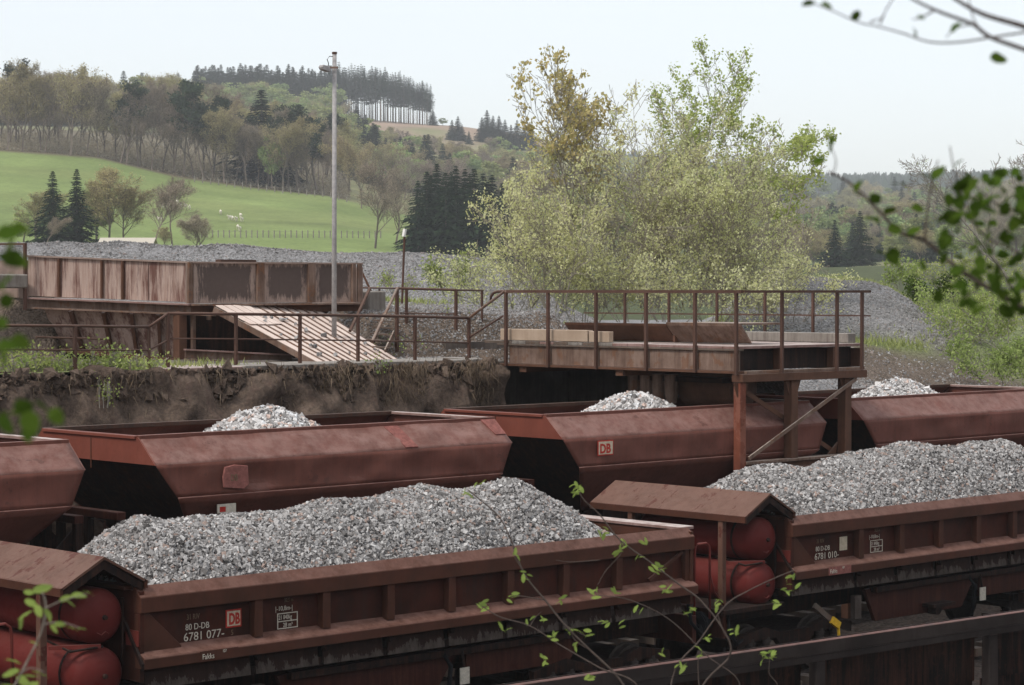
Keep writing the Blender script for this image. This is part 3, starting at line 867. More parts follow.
    for zc in (2.40, 1.66):
        T = MB().lathe((-0.42, 0.16, zc), (0, 1, 0), [(0.0, 0.02), (0.005, 0.10), (0.03, 0.2), (0.075, 0.29), (0.13, 0.34), (0.19, 0.355), (2.5, 0.355), (2.62, 0.3), (2.69, 0.12)], 36).build('air_tank', M['tank'], W, smooth=True)
        MB().lathe((-0.42, 0.10, zc), (0, 1, 0), [(0.02, 0.01), (0.02, 0.028), (0.06, 0.03), (0.065, 0.055), (0.09, 0.055)], 14).build('drain_plug', M['flap'], T)
        MB().lathe((-0.42, 0.62, zc), (0, 1, 0), [(0, 0.359), (0.045, 0.359)], 36).build('strap', M['under'], T)
        MB().bar((-1.02, 0.5, zc - 0.36), (-0.45, 0.2, zc - 0.36), 0.05, 0.05).build('tank_bracket', M['redpipe'], W)
        MB().tube([(-0.55, 0.13, zc - 0.18), (-0.5, 0.11, zc - 0.21), (-0.44, 0.11, zc - 0.17), (-0.38, 0.12, zc - 0.21)], 0.006, 5).build('handle', M['redpipe'], T)
    MB().tube([(-2.0, 0.35, 1.2), (-2.0, 0.35, 2.2), (-1.98, 0.35, 2.38), (-1.92, 0.35, 2.43), (-1.72, 0.35, 2.43), (-1.65, 0.35, 2.38), (-1.63, 0.35, 2.28), (-1.63, 0.35, 1.2)], 0.02, 8).build('grab_rail', M['redpipe'], W, smooth=True)
    MB().tube([(-1.5, 1.6, 1.34), (-1.5, 1.6, 2.35), (-1.5, 1.9, 2.4), (-1.5, 1.9, 1.34)], 0.02, 8).build('grab_rail', M['redpipe'], W, smooth=True)
    MB().tube([(-0.86, 0.9, 2.1), (-0.9, 0.5, 2.06), (-0.84, 0.28, 2.0), (-0.6, 0.22, 2.02), (-0.42, 0.2, 2.03)], 0.016, 6).build('air_pipe', M['under'], W, smooth=True)
    MB().tube([(-0.1, 0.4, 1.3), (-0.06, 0.3, 1.9), (-0.05, 0.32, 2.6)], 0.02, 6).build('air_pipe', M['under'], W, smooth=True)
    MB().tube([(-1.1, 0.5, 1.34), (-1.45, 0.4, 1.6), (-1.62, 0.36, 1.95)], 0.014, 6).build('air_pipe', M['redpipe'], W, smooth=True)
    MB().tube([(-1.25, 0.3, 1.26), (-1.3, 0.2, 0.95), (-1.15, 0.18, 0.75), (-0.95, 0.25, 0.8)], 0.028, 8).build('brake_hose', M['black'], W, smooth=True)
    for yb in (0.6, 2.3):
        MB().lathe((-1.3, yb, 1.08), (-1, 0, 0), [(0, 0.09), (0.35, 0.09), (0.36, 0.2), (0.40, 0.22), (0.43, 0.15)], 18).build('buffer', M['black'], W, smooth=False)
        MB().lathe((L + 0.4, yb, 1.08), (1, 0, 0), [(0, 0.09), (0.35, 0.09), (0.36, 0.2), (0.40, 0.22), (0.43, 0.15)], 18).build('buffer', M['black'], W)
    MB().box(-1.36, -1.26, 0.3, 2.6, 0.85, 1.3).build('buffer_beam', M['underred'], W, 0.01)
    MB().box(L + 0.3, L + 0.4, 0.3, 2.6, 0.85, 1.3).build('buffer_beam', M['underred'], W, 0.01)
    MB().tube([(L + 0.2, 0.3, 1.5), (L + 0.25, 0.28, 1.2), (L + 0.55, 0.3, 0.95), (L + 0.7, 0.5, 1.1)], 0.03, 8).build('brake_hose', M['black'], W, smooth=True)
    # lettering on the first two bays
    text('31 RIV', 0.10, M['letter_faint'], W, 0.80, 0.124, 2.25, 0.75)
    text('80 D-DB', 0.115, M['letter'], W, 0.78, 0.124, 2.115, 0.9)
    text(number, 0.155, M['letter'], W, 0.75, 0.124, 1.975, 1.02)
    if check: text(check, 0.10, M['letter_faint'], W, 1.50, 0.124, 1.98, 0.9)
    f = MB().box(0.85, 1.45, -0.104, -0.1005, 1.725, 1.86).build('type_field', M['pink'] if not logo else M['wagon'], W)
    text('Fakks', 0.10, M['letter'], W, 0.88, -0.108, 1.755, 0.85)
    text('127', 0.05, M['letter'], W, 1.2, -0.108, 1.815, 0.85)
    if logo: db_logo(W, 1.42, 0.125, 2.08, 0.25, 0.235)
    else:
        b = MB().box(1.42, 1.62, 0.119, 0.129, 2.08, 2.31).build('plate', M['logo_cream'], W)
        b['label'] = 'blank faded cream plate'
    text('32,5 m', 0.07, M['letter_faint'], W, 2.38, 0.124, 2.33, 0.8)
    text('|-10,8m-|', 0.09, M['letter'], W, 2.23, 0.124, 2.22, 0.9)
    fr = MB()
    x1, x2, z1, zm, z2 = 2.27, 2.60, 1.98, 2.075, 2.18
    for z_ in (z1, zm, z2): fr.box(x1, x2, 0.119, 0.128, z_ - 0.006, z_ + 0.006)
    for x_ in (x1, x2): fr.box(x_ - 0.006, x_ + 0.006, 0.1195, 0.1275, z1 - 0.006, z2 + 0.006)
    fr.build('load_frame', M['letter'], W)
    text('21 840kg', 0.085, M['letter'], W, 2.285, 0.124, 2.10, 0.72)
    text('28 m\u00b3', 0.085, M['letter'], W, 2.36, 0.124, 1.995, 0.8)
    return W

tip_wagon('tipping_wagon', 16.1, 'brown tipping wagon numbered 6781 077 heaped with grey stone, in the foreground', '6781 077-', True, '5')
tip_wagon('tipping_wagon', 28.9, 'brown tipping wagon numbered 6781 010 with blank cream plate, at the right', '6781 010-', False)
tip_wagon('tipping_wagon', 41.7, 'brown wagon whose canopy end just shows at the right edge beyond wagon 6781 010', '6781 034-', True)

heap('gravel_heap', 'long grey stone heap filling the front wagon numbered 6781 077', 'stone loads', 16.15, 25.85, 24.03, 26.6,
     front_heap(16.45, 25.75, 41, [(16.4, 3.3), (17.4, 3.42), (18.6, 3.40), (19.2, 3.46), (20.1, 3.48), (21.0, 3.44), (22.0, 3.55), (23.0, 3.50), (23.6, 3.52), (24.6, 3.35), (25.3, 3.25), (25.8, 3.1)]), M['stone'], 40000, 0.0245, 5)
heap('gravel_heap', 'grey stone heap filling the right-hand wagon numbered 6781 010', 'stone loads', 29.0, 38.6, 24.03, 26.6,
     front_heap(29.0, 38.2, 51, [(29.4, 3.3), (30.6, 3.42), (31.6, 3.38), (32.8, 3.44), (34.2, 3.52), (35.2, 3.42), (36.2, 3.58), (37.0, 3.62), (37.8, 3.40), (38.5, 3.2)]), M['stone'], 36000, 0.025, 6)

def dented(P00, P10, P11, P01, nu, nv, amp, seed, nrm):
    """quad patch with shallow dents; corner order goes round the quad"""
    V = []; a, b, c, d = map(Vector, (P00, P10, P11, P01))
    for j in range(nv + 1):
        for i in range(nu + 1):
            s, t = i / nu, j / nv
            p = (a * (1 - s) + b * s) * (1 - t) + (d * (1 - s) + c * s) * t
            e = min(1, min(s, 1 - s) * 12) * min(1, min(t, 1 - t) * 3.2)
            q = mnoise.noise(Vector((p.x * 1.1 + seed, p.y, p.z * 1.7))) + 0.6 * mnoise.noise(Vector((p.x * 2.7 + seed, p.y, p.z * 3)))
            V.append(tuple(p + Vector(nrm) * (q * amp * e)))
    Fs = [(j * (nu + 1) + i, j * (nu + 1) + i + 1, (j + 1) * (nu + 1) + i + 1, (j + 1) * (nu + 1) + i) for j in range(nv) for i in range(nu)]
    return V, Fs

def hopper_wagon(x0, label, seed, L=7.4, amp=0.02):
    W = empty('hopper_wagon', (x0, 28.9, 0), 0, label, 'freight wagon', 'hopper wagons of the rear train')
    Y = 2.73; hb = 0.45; zr, z1, z2, z3 = 4.25, 3.85, 3.34, 2.45
    ins = 0.62
    for side in (0, 1):
        def yy(v): return v if side == 0 else Y - v
        n1 = (0, -0.6 if side == 0 else 0.6, 0.6)
        pieces = [('upper_panel', [(0, yy(0), zr), (L, yy(0), zr), (L, yy(-hb), z1), (0, yy(-hb), z1)], n1),
                  ('middle_panel', [(0, yy(-hb), z1), (L, yy(-hb), z1), (L - 0.28, yy(-hb), z2), (0.62, yy(-hb), z2)] if False else [(0, yy(-hb), z1), (L, yy(-hb), z1), (L - 0.22, yy(-hb), z2), (0.40, yy(-hb), z2)], (0, -1 if side == 0 else 1, 0)),
                  ('lower_panel', [(0.40, yy(-hb), z2), (L - 0.22, yy(-hb), z2), (L - 1.0, yy(0.35), z3), (1.25, yy(0.35), z3)], n1)]
        for nm, q, nr in pieces:
            mb = MB(); mb.add(*dented(*q, 60, 8, amp, seed + side, nr))
            o = mb.build(nm, M['hopper'], W, smooth=True)
            m = o.modifiers.new('solid', 'SOLIDIFY'); m.thickness = 0.02; m.offset = -1
        MB().bar((0.0, yy(0.02), zr), (L, yy(0.02), zr), 0.09, 0.07).build('rim', M['hopper'] if side == 0 else M['hopper_in'], W, 0.006)
        MB().box(1.3, L - 1.05, min(yy(0.33), yy(0.37)), max(yy(0.33), yy(0.37)), 1.5, 2.46).build('chute_side', M['under'], W)
    for xs_ in ():
        MB().bar((xs_, -0.012, zr - 0.02), (xs_, -hb - 0.012, z1), 0.025, 0.012).build('weld_seam', M['wagon'], W)
        MB().bar((xs_, -hb - 0.006, z1), (xs_, -hb - 0.006, z2), 0.025, 0.012).build('weld_seam', M['wagon'], W)
    for s in (0, 1):
        xe = 0.0 if s == 0 else L
        k = 1 if s == 0 else -1
        mb = MB()
        zc = z1 - 0.001
        mb.add([(xe, 0, zr), (xe, Y, zr), (xe, Y + hb, z1), (xe, Y + hb, zc), (xe, -hb, zc), (xe, -hb, z1)], [(0, 1, 2, 3, 4, 5)])
        o = mb.build('end_plate', M['hopper_end'] if s == 0 else M['hopper'], W)
        m = o.modifiers.new('solid', 'SOLIDIFY'); m.thickness = 0.03; m.offset = 0
        x2_, x3 = (0.42, 1.25) if s == 0 else (L - 0.24, L - 1.0)
        mb = MB()
        mb.add([(xe, -hb, zc), (xe, Y + hb, zc), (x2_, Y + hb, z2), (x3, Y - 0.35, z3), (x3, 0.35, z3), (x2_, -hb, z2)], [(0, 1, 2, 5), (5, 2, 3, 4)])
        o = mb.build('end_slope', M['under'] if s == 0 else M['hopper_in'], W)
        MB().bar((xe + k * 0.02, 0.05, zr), (xe + k * 0.02, Y - 0.05, zr), 0.14, 0.05).build('end_rim', M['dusty'] if s else M['hopper_end'], W, 0.006)
        if s == 0:
            MB().box(xe - 0.02, xe - 0.003 - 0.013, 1.28, 1.31, 3.72, 4.2).build('seam', M['wagon'], W)
        # end frame and its posts
        xf = -0.25 if s == 0 else L + 0.25
        MB().box(xf - 0.08, xf + 0.08, 0.1, Y - 0.1, 3.0, 3.12).build('end_beam', M['underred'], W, 0.006)
        for yp in (0.15, 1.0, 1.8, Y - 0.15):
            MB().box(xf - 0.06, xf + 0.06, yp - 0.05, yp + 0.05, 1.3, 3.0).build('end_post', M['under'], W)
        MB().prism([(xf - 0.05, 1.34), (xf + k * 1.7, 1.34), (xf - 0.05, 2.9)], 0.2, 0.24, 'y').build('end_web', M['under'], W)
        MB().prism([(xf - 0.05, 1.34), (xf + k * 1.7, 1.34), (xf - 0.05, 2.9)], Y - 0.24, Y - 0.2, 'y').build('end_web', M['under'], W)
        for yb in (0.5, 2.2):
            MB().lathe((-0.35 if s == 0 else L + 0.35, yb, 1.06), (-1 if s == 0 else 1, 0, 0), [(0, 0.09), (0.2, 0.09), (0.21, 0.2), (0.25, 0.2)], 16).build('buffer', M['black'], W)
    MB().tube([(-0.45, 0.25, 1.3), (-0.45, 0.25, 3.0), (-0.45, 0.6, 3.0), (-0.45, 0.6, 1.3)], 0.02, 6).build('ladder_rail', M['under'], W)
    for zz in (1.6, 1.95, 2.3, 2.65):
        MB().tube([(-0.45, 0.25, zz), (-0.45, 0.6, zz)], 0.015, 6).build('ladder_rung', M['under'], W)
    MB().box(-0.4, L + 0.4, 0.1, Y - 0.1, 1.1, 1.3).build('underframe', M['under'], W, 0.01)
    for k in range(5):
        xx = 1.6 + k * 1.05
        MB().box(xx, xx + 0.08, 0.12, 0.3, 1.3, 2.5).build('chute_rib', M['under'], W)
    for ax in (0.9, L - 0.9):
        mbw = MB()
        for yw in (0.55, 2.05):
            mbw.lathe((ax, yw, 0.46), (0, 1, 0), [(0, 0.32), (0.0, 0.45), (0.1, 0.46), (0.12, 0.49), (0.14, 0.49), (0.14, 0.35)], 24)
        mbw.lathe((ax, 0.3, 0.46), (0, 1, 0), [(0, 0.07), (2.1, 0.07)], 12)
        mbw.build('wheelset', M['wheel'], W)
        for yb in (0.28, 2.42):
            MB().box(ax - 0.6, ax + 0.6, yb - 0.05, yb + 0.05, 0.62, 1.1).build('axle_guard', M['under'], W)
    return W

HW = []
for k, (u0, lab) in enumerate([(10.85, 'red-brown hopper wagon cut off by the left edge of the picture'),
                               (19.5, 'dented red-brown hopper wagon with a faded emblem, behind the front stone heap'),
                               (28.15, 'red-brown hopper wagon with cream DB emblem under the loading platform'),
                               (36.75, 'red-brown hopper wagon beyond the platform column, reaching the right edge')]):
    HW.append(hopper_wagon(u0, lab, 3.3 * k, amp=0.075 if k == 1 else 0.035))
# emblems, patches and placards
p = MB().prism([(1.24, 3.44), (1.62, 3.40), (1.72, 3.47), (1.70, 3.76), (1.45, 3.79), (1.26, 3.76), (1.22, 3.6)], -0.49, -0.45, 'y').build('faded_patch', M['pink'], HW[1], 0.01)
text('DB', 0.15, M['letter_faint'], HW[1], 1.36, -0.497, 3.54, 0.7)
pl = MB().box(1.18, 1.53, -0.40, -0.38, 3.04, 3.18).build('placard', M['letter'], HW[1])
MB().box(1.22, 1.33, -0.406, -0.401, 3.06, 3.14).build('placard_mark', M['logo_red'], HW[1])
n = Vector((0, -0.4, 0.45)).normalized()
mbp = MB(); mbp.add([(4.85, 0 - 0.015, 4.25 + 0.015 - 0.06), (5.15, -0.015, 4.25 - 0.045), (5.25, -0.44, 3.87), (4.98, -0.44, 3.87)], [(0, 1, 2, 3)])
o = mbp.build('paint_streak', M['pink'], HW[1]); mo = o.modifiers.new('s', 'SOLIDIFY'); mo.thickness = 0.055; mo.offset = 0
mbp = MB(); mbp.add([(7.05, -0.02, 4.235), (7.38, -0.02, 4.235), (7.39, -0.30, 3.99), (7.15, -0.30, 3.99)], [(0, 1, 2, 3)])
o = mbp.build('corner_patch', M['pink'], HW[1]); mo = o.modifiers.new('s', 'SOLIDIFY'); mo.thickness = 0.04; mo.offset = 0
db_logo(HW[2], 0.85, -0.478, 3.52, 0.40, 0.27)

def cone_heap(cx, cy, top, seed, r=1.55, slope=0.60):
    def hf(x, y):
        d = np.hypot((x - cx) * 0.92, y - cy)
        return np.maximum(3.45, top + 0.10 - slope * np.sqrt(d * d + 0.06)) + 0.05 * fnoise(x, y, 0.5, seed) + 0.02 * fnoise(x, y, 0.18, seed + 1)
    return hf
for cxh, top, sd, lab in ((23.0, 4.58, 61, 'pale stone heap in the dented hopper wagon at left'),
                          (31.9, 4.56, 62, 'pale stone heap in the hopper wagon under the loading chute'),
                          (40.3, 4.60, 63, 'pale stone heap in the hopper wagon at far right')):
    heap('gravel_heap', lab, 'stone loads', cxh - 2.3, cxh + 2.3, 29.0, 31.5, cone_heap(cxh, 30.3, top, sd), M['stone_pale'], 9000, 0.034, sd)

# tracks
SLEEPER = MB().box(-0.12, 0.12, -1.3, 1.3, -0.18, -0.03).mesh('sleeper')
for yc, lab in ((25.3, 'railway track under the front train'), (30.27, 'railway track under the hopper wagons')):
    T = empty('railway_track', (28, yc, 0), 0, lab, 'railway track')
    for s in (-0.75, 0.75):
        MB().prism([(s - 0.07, -0.03), (s + 0.07, -0.03), (s + 0.02, 0.0), (s + 0.035, 0.0), (s + 0.035, 0.012), (s - 0.035, 0.012), (s - 0.035, 0.0), (s - 0.02, 0.0)], -30, 45).build('rail', M['wheel'], T)
    for k in range(90):
        link('sleeper', SLEEPER, M['timber_dark'], T, (-28 + k * 0.65, 0, 0))

# dark steel barrier with posts in the front
B = empty('steel_barrier', (19.15, 19.67, 0), radians(-3.7), 'dark rusty steel side wall with posts along the bottom edge', 'barrier')
MB().prism([(-0.02, 1.735), (0.10, 1.735), (0.10, 1.70), (0.0, 1.56), (-0.02, 1.56)], -12, 30).build('top_beam', M['barrier'], B, 0.006)
MB().prism([(0.0, 1.555), (0.06, 1.555), (0.06, 1.46), (0.0, 1.46)], -12, 30).build('under_flange', M['barrier'], B)
for k in range(8):
    xx = -6.2 + k * 3.72
    MB().prism([(xx - 0.09, 1.46), (xx + 0.09, 1.46), (xx + 0.13, -0.2), (xx - 0.13, -0.2)], 0.02, 0.16, 'y').build('post', M['barrier'], B, 0.01)
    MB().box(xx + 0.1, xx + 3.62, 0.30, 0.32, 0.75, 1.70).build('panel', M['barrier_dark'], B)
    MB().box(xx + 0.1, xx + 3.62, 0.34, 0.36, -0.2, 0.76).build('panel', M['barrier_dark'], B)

# ------------------------------------------------------------------ loading platform
PX0, PX1, PY0, PY1, DZ = 32.7, 36.45, 28.25, 35.4, 5.43
P = empty('loading_platform', (PX0, PY0, 0), 0, 'rusty steel loading platform with handrails over the hopper wagon', 'platform')
def lp(x, y, z): return (x - PX0, y - PY0, z)
w, l = PX1 - PX0, PY1 - PY0
# long near girder, split where the posts stand
post_y = [onu(px, 330, PX0 - 0.09).y - PY0 for px in (747, 695, 646, 596, 548, 506)]
post_y[0] = 0.03
for k in range(len(post_y) - 1):
    a, b = post_y[k] + 0.006, post_y[k + 1] - 0.006
    MB().box(0.0, 0.03, a, b, 4.96, 5.33).build('web_plate', M['rust_pale'], P)
MB().box(-0.06, 0.10, 0.0, l - 0.4, 4.90, 4.955).build('girder_flange', M['rust'], P, 0.004)
MB().box(-0.05, 0.10, 0.0, l - 0.4, 5.335, 5.37).build('girder_flange', M['timber_dark'], P, 0.004)
for xx in (w, ):
    MB().box(xx - 0.03, xx, 0, l, 4.96, 5.33).build('web_plate', M['rust'], P)
    MB().box(xx - 0.10, xx + 0.06, 0.0, l, 4.90, 4.955).build('girder_flange', M['rust'], P)
# end face: open bays with dark recess
MB().box(0.11, w - 0.11, -0.06, 0.10, 4.90, 4.955).build('girder_flange', M['rust_pale'], P, 0.004)
MB().box(0.11, w - 0.11, 0.22, 0.25, 4.96, 5.36).build('web_plate', M['under'], P)
MB().box(-0.03, w + 0.05, -0.08, 0.2, 4.74, 4.895).build('cross_beam', M['rust'], P, 0.008)
MB().box(0.0, w, 3.1, 3.3, 4.78, 4.9).build('cross_beam', M['rust'], P)
MB().box(0.0, w, 5.9, 6.1, 4.78, 4.9).build('cross_beam', M['rust'], P)
for xv_ in (1.25, 2.9):
    MB().box(xv_ - 0.03, xv_ + 0.03, 0.05, 0.215, 4.96, 5.36).build('stiffener', M['rust'], P)
# deck: planks and plates
yb = 0.0
dk = [M['dusty'], M['concrete'], M['timber_dark'], M['rust_pale']]
rr = random.Random(4)
while yb < l - 0.02:
    wd = min(0.42, l - yb)
    MB().box(-0.04, w + 0.04, yb + 0.004, yb + wd - 0.006, 5.375, 5.43 + rr.uniform(-0.006, 0.006)).build('deck_plate', dk[0] if yb < 3 else rr.choice(dk), P, 0.003)
    yb += wd
# posts and rails
top = 6.47
def post(x, y, z0=4.93, z1=top, s=0.055, mat=None): MB().box(x - s / 2, x + s / 2, y - s / 2, y + s / 2, z0, z1).build('post', mat or M['rail_rust'], P)
for k, yv in enumerate(post_y): post(-0.09, yv, 4.90 if k else 4.88, s=0.058)
endx = [onv(px, 330, PY0 - 0.09).x - PX0 for px in (782, 837, 862)]
for xv in endx: post(min(xv, w), -0.09, 4.90, s=0.055)
for px in (812, 764, 716, 668, 624):
    yv = onu(px, 330, PX1).y - PY0
    if yv < l: post(w + 0.03, yv, 5.4, s=0.05)
MB().bar((-0.09, -0.12, top), (-0.09, post_y[-1] - 0.0, top), 0.06, 0.06).build('top_rail', M['rail_rust'], P)
MB().bar((-0.06, -0.12, top + 0.001), (w + 0.05, -0.12, top), 0.06, 0.05).build('top_rail', M['rail_rust'], P)
MB().bar((w + 0.05, -0.15, top), (w + 0.05, l + 0.8, top), 0.05, 0.05).build('top_rail', M['rail_rust'], P)
MB().bar((w + 0.05, -0.15, 5.98), (w + 0.05, l + 0.8, 5.98), 0.03, 0.03).build('middle_rail', M['rail_rust'], P)
yt = post_y[-1]
MB().tube([(-0.09, yt - 0.02, top), (-0.09, yt + 0.25, top), (-0.09, yt + 0.38, top - 0.03), (-0.09, yt + 0.46, top - 0.10), (-0.09, yt + 0.47, top - 0.2)], 0.03, 8).build('rail_end', M['rail_rust'], P, smooth=True)
# things lying on the deck
MB().box(0.05, 0.22, 4.15, 6.75, 5.44, 5.68).build('kerb_timber', M['timber'], P, 0.01)
MB().box(0.06, 0.20, 3.55, 4.12, 5.44, 5.66).build('kerb_timber', M['timber'], P, 0.01)
MB().box(w - 0.35, w - 0.1, 0.1, 3.2, 5.44, 5.63).build('kerb_timber', M['concrete'], P, 0.01)
for a in np.arange(3.6, 6.6, 0.16):
    MB().box(0.005, 0.04, a, a + 0.09, 5.37, 5.435).build('tooth', M['under'], P)
# legs under the outer end
cols = [(0.08, M['rust_red'], 0.17), (1.62, M['rust'], 0.2), (3.3, M['rust'], 0.2)]
for k, (xv, m, s) in enumerate(cols):
    MB().box(xv - s / 2, xv + s / 2, 0.0, s, -0.1 if k == 0 else 3.22, 4.735).build('column', m, P, 0.006)
    MB().prism([(xv - s / 2 - 0.12, 4.735), (xv - s / 2 - 0.001, 4.735), (xv - s / 2 - 0.001, 4.45)], 0.05, 0.08, 'y').build('gusset', M['rust'], P)
    MB().prism([(xv + s / 2 + 0.14, 4.735), (xv + s / 2 + 0.001, 4.735), (xv + s / 2 + 0.001, 4.4)], 0.05, 0.08, 'y').build('gusset', M['rust'], P)
MB().box(0.17, 3.5, -0.02, 0.18, 3.16, 3.215).build('lower_beam', M['rust_pale'], P, 0.005)
MB().box(0.17, 3.5, 0.06, 0.10, 3.06, 3.155).build('lower_beam', M['rust'], P)
MB().box(0.17, 3.5, -0.02, 0.18, 3.0, 3.055).build('lower_beam', M['rust'], P, 0.005)
MB().box(3.3, 3.46, 0.0, 0.17, -0.1, 2.995).build('column', M['rust'], P)
MB().bar((0.2, -0.04, 3.28), (3.5, -0.04, 4.72), 0.035, 0.07).build('brace', M['rust_pale'], P)
MB().bar((0.25, 0.24, 4.62), (3.15, 0.24, 3.25), 0.03, 0.09).build('brace', M['rust'], P)
MB().prism([(3.15, 3.22), (2.9, 3.22), (3.2, 3.45)], 0.19, 0.22, 'y').build('gusset', M['rust'], P)

# flaps of folded steel standing on the deck
F1 = empty('steel_plate', (33.6, 31.0, 5.45), 0, 'long rusty steel flap lying open on the platform deck, left of the other', 'steel plate', 'flaps on the platform')
MB().prism([(0.0, 0.32), (0.32, 0.0), (0.34, 0.0), (0.03, 0.34), (1.5, 0.30), (1.5, 0.33), (-0.02, 0.37)], 0.0, 2.9, 'y').build('sheet', M['rust'], F1)
F2 = empty('steel_plate', (33.5, 28.95, 5.45), 0, 'short rusty steel flap tilted up on the platform deck beside the handrail', 'steel plate', 'flaps on the platform')
MB().prism([(0.0, 0.34), (0.34, 0.0), (0.36, 0.0), (0.04, 0.37), (1.3, 0.36), (1.3, 0.40), (-0.02, 0.40)], 0.0, 1.95, 'y').build('sheet', M['rust_pale'], F2)
MB().box(0.2, 0.5, 1.9, 1.96, 0.0, 0.33).build('end_cheek', M['rust'], F2)

# loading chute below the deck
CH = empty('loading_chute', (33.3, 30.3, 4.0), 0, 'dark barrel shaped chute hanging below the platform deck', 'chute')
MB().lathe((1.0, 0.0, 0.55), (0, 1, 0), [(-0.75, 0.05), (-0.75, 0.42), (0.65, 0.42), (0.65, 0.05)], 20).build('barrel', M['rust'], CH)
for k in range(4):
    MB().lathe((0.35, 0.6 + 0.34 * k, 0.5), (0, 0, 1), [(-0.28, 0.10), (-0.1, 0.14), (0.3, 0.15)], 12).build('spout', M['rust_pale'], CH)
MB().box(0.3, 1.6, -0.8, 1.6, 0.66, 0.76).build('hanger', M['under'], CH)

# abutment below the platform
A = empty('abutment', (33, 36, 0), 0, 'stained concrete abutment wall at the head of the loading platform', 'wall')
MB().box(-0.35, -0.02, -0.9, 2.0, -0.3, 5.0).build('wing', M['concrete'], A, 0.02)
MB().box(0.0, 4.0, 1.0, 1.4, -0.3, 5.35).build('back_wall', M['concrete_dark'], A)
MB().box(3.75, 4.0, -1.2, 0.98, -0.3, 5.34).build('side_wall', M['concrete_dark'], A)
MB().box(0.3, 0.45, 0.4, 0.55, -0.3, 5.0).build('pier', M['rust'], A)

# ------------------------------------------------------------------ walkway and handrails on the bank
HR = empty('handrail', tuple(onv(300, 366, 35.3)), 0, 'rusty pipe handrail along the lower walkway on the bank', 'handrail')
o0 = HR.location.copy()
V0 = 35.3
def q(px, py, v=V0): return onv(px, py, v) - o0
lower = [(168, 313.5, 366), (236, 314, 367), (300, 314.8, 368), (358, 315.5, 365), (415, 316.5, 363), (469, 318, 361)]
MB().tube([q(a, b) for a, b, c in lower], 0.03, 8).build('top_rail', M['rail_rust'], HR, smooth=True)
MB().tube([q(a, b + 25) for a, b, c in lower], 0.018, 6).build('middle_rail', M['rail_rust'], HR, smooth=True)
for a, b, c in lower: MB().bar(q(a, b), q(a, c + 3), 0.055).build('post', M['rail_rust'], HR)
MB().tube([q(168, 313.5), q(149, 327)], 0.028, 8).tube([q(149, 327), q(75, 326), q(-40, 325)], 0.026, 8).build('top_rail', M['rail_rust'], HR, smooth=True)
MB().tube([q(168, 340), q(149, 350), q(75, 350), q(-40, 349)], 0.018, 6).build('middle_rail', M['rail_rust'], HR)
MB().tube([q(149, 371), q(75, 372), q(-40, 373)], 0.02, 6).build('foot_rail', M['rail_rust'], HR)
for a in (149, 75, -5): MB().bar(q(a, 326), q(a, 377), 0.06 if a == 75 else 0.045).build('post', M['rail_rust'], HR)
MB().tube([q(36, 337, 36.8), q(106, 339, 36.8), q(114, 351, 36.8)], 0.022, 6).bar(q(106, 339, 36.8), q(106, 360, 36.8), 0.04).build('inner_rail', M['rail_rust'], HR)
MB().tube([q(469, 318), pd(505, 291, 46.3) - o0], 0.03, 8).build('stair_rail', M['rust_pale'], HR)
MB().tube([q(470, 337), pd(503, 316, 46.3) - o0], 0.02, 8).build('stair_rail', M['rail_rust'], HR)

WK = empty('walkway', (26, 35.5, 5), 0, 'narrow concrete walkway slab along the edge of the bank', 'walkway')
rr = random.Random(9)
xx = 24.2
while xx < 32.3:
    wd = rr.uniform(1.5, 2.1)
    MB().box(xx - 26, min(xx + wd - 0.02, 32.5) - 26, -0.55 + rr.uniform(-0.05, 0.05), 0.7, -0.04, 0.055 + rr.uniform(-0.015, 0.015)).build('slab', M['concrete'] if xx > 25.6 else M['dusty'], WK, 0.015)
    xx += wd

# upper handrail and stair up to the platform level
UH = empty('handrail', tuple(pd(398, 330, 49)), 0, 'rusty upper handrail beside the short stair, left of the trees', 'handrail')
o1 = UH.location.copy()
def r1(px, py, d): return pd(px, py, d) - o1
MB().tube([r1(398, 288.3, 48.5), r1(456, 290, 48.8)], 0.028, 8).tube([r1(456, 290, 48.8), r1(483, 290.5, 51)], 0.022, 8).build('top_rail', M['rail_rust'], UH)
MB().tube([r1(398, 288.3, 48.5), r1(378, 288, 51), r1(358, 287.5, 52)], 0.02, 8).build('top_rail', M['rail_rust'], UH)
MB().tube([r1(400, 313, 48.6), r1(456, 314, 48.9)], 0.016, 6).build('middle_rail', M['rail_rust'], UH)
for a, y0, y1, d, s in ((397, 288, 352, 48.5, 0.06), (406.5, 289, 326, 49.5, 0.05), (456, 290, 330, 48.8, 0.055), (482, 290.5, 325, 51, 0.04), (379.5, 289, 320, 51, 0.035), (369, 288, 330, 51.6, 0.035)):
    MB().bar(r1(a, y0, d), r1(a, y1, d), s).build('post', M['rail_rust'], UH)
ST = empty('stair', tuple(pd(385, 355, 48.5)), 0, 'short steel stair with slanted rails beside the ribbed metal sheet', 'stair')
o2 = ST.location.copy()
def r2(px, py, d): return pd(px, py, d) - o2
MB().tube([r2(370, 288, 49.5), r2(350, 331, 48.2)], 0.035, 8).build('rail', M['rail_rust'], ST)
MB().tube([r2(397.5, 288, 48.5), r2(372, 342, 47.2)], 0.033, 8).build('rail', M['rust_pale'], ST)
MB().tube([r2(361, 270, 51.5), r2(378, 306, 51.5)], 0.025, 8).build('rail', M['rust'], ST)
MB().bar(r2(394, 333, 48.6), r2(385, 352, 47.8), 0.03, 0.12).build('stringer', M['rust_pale'], ST)
MB().bar(r2(384, 315, 49.2), r2(370, 350, 48), 0.03, 0.1).build('stringer', M['rust'], ST)
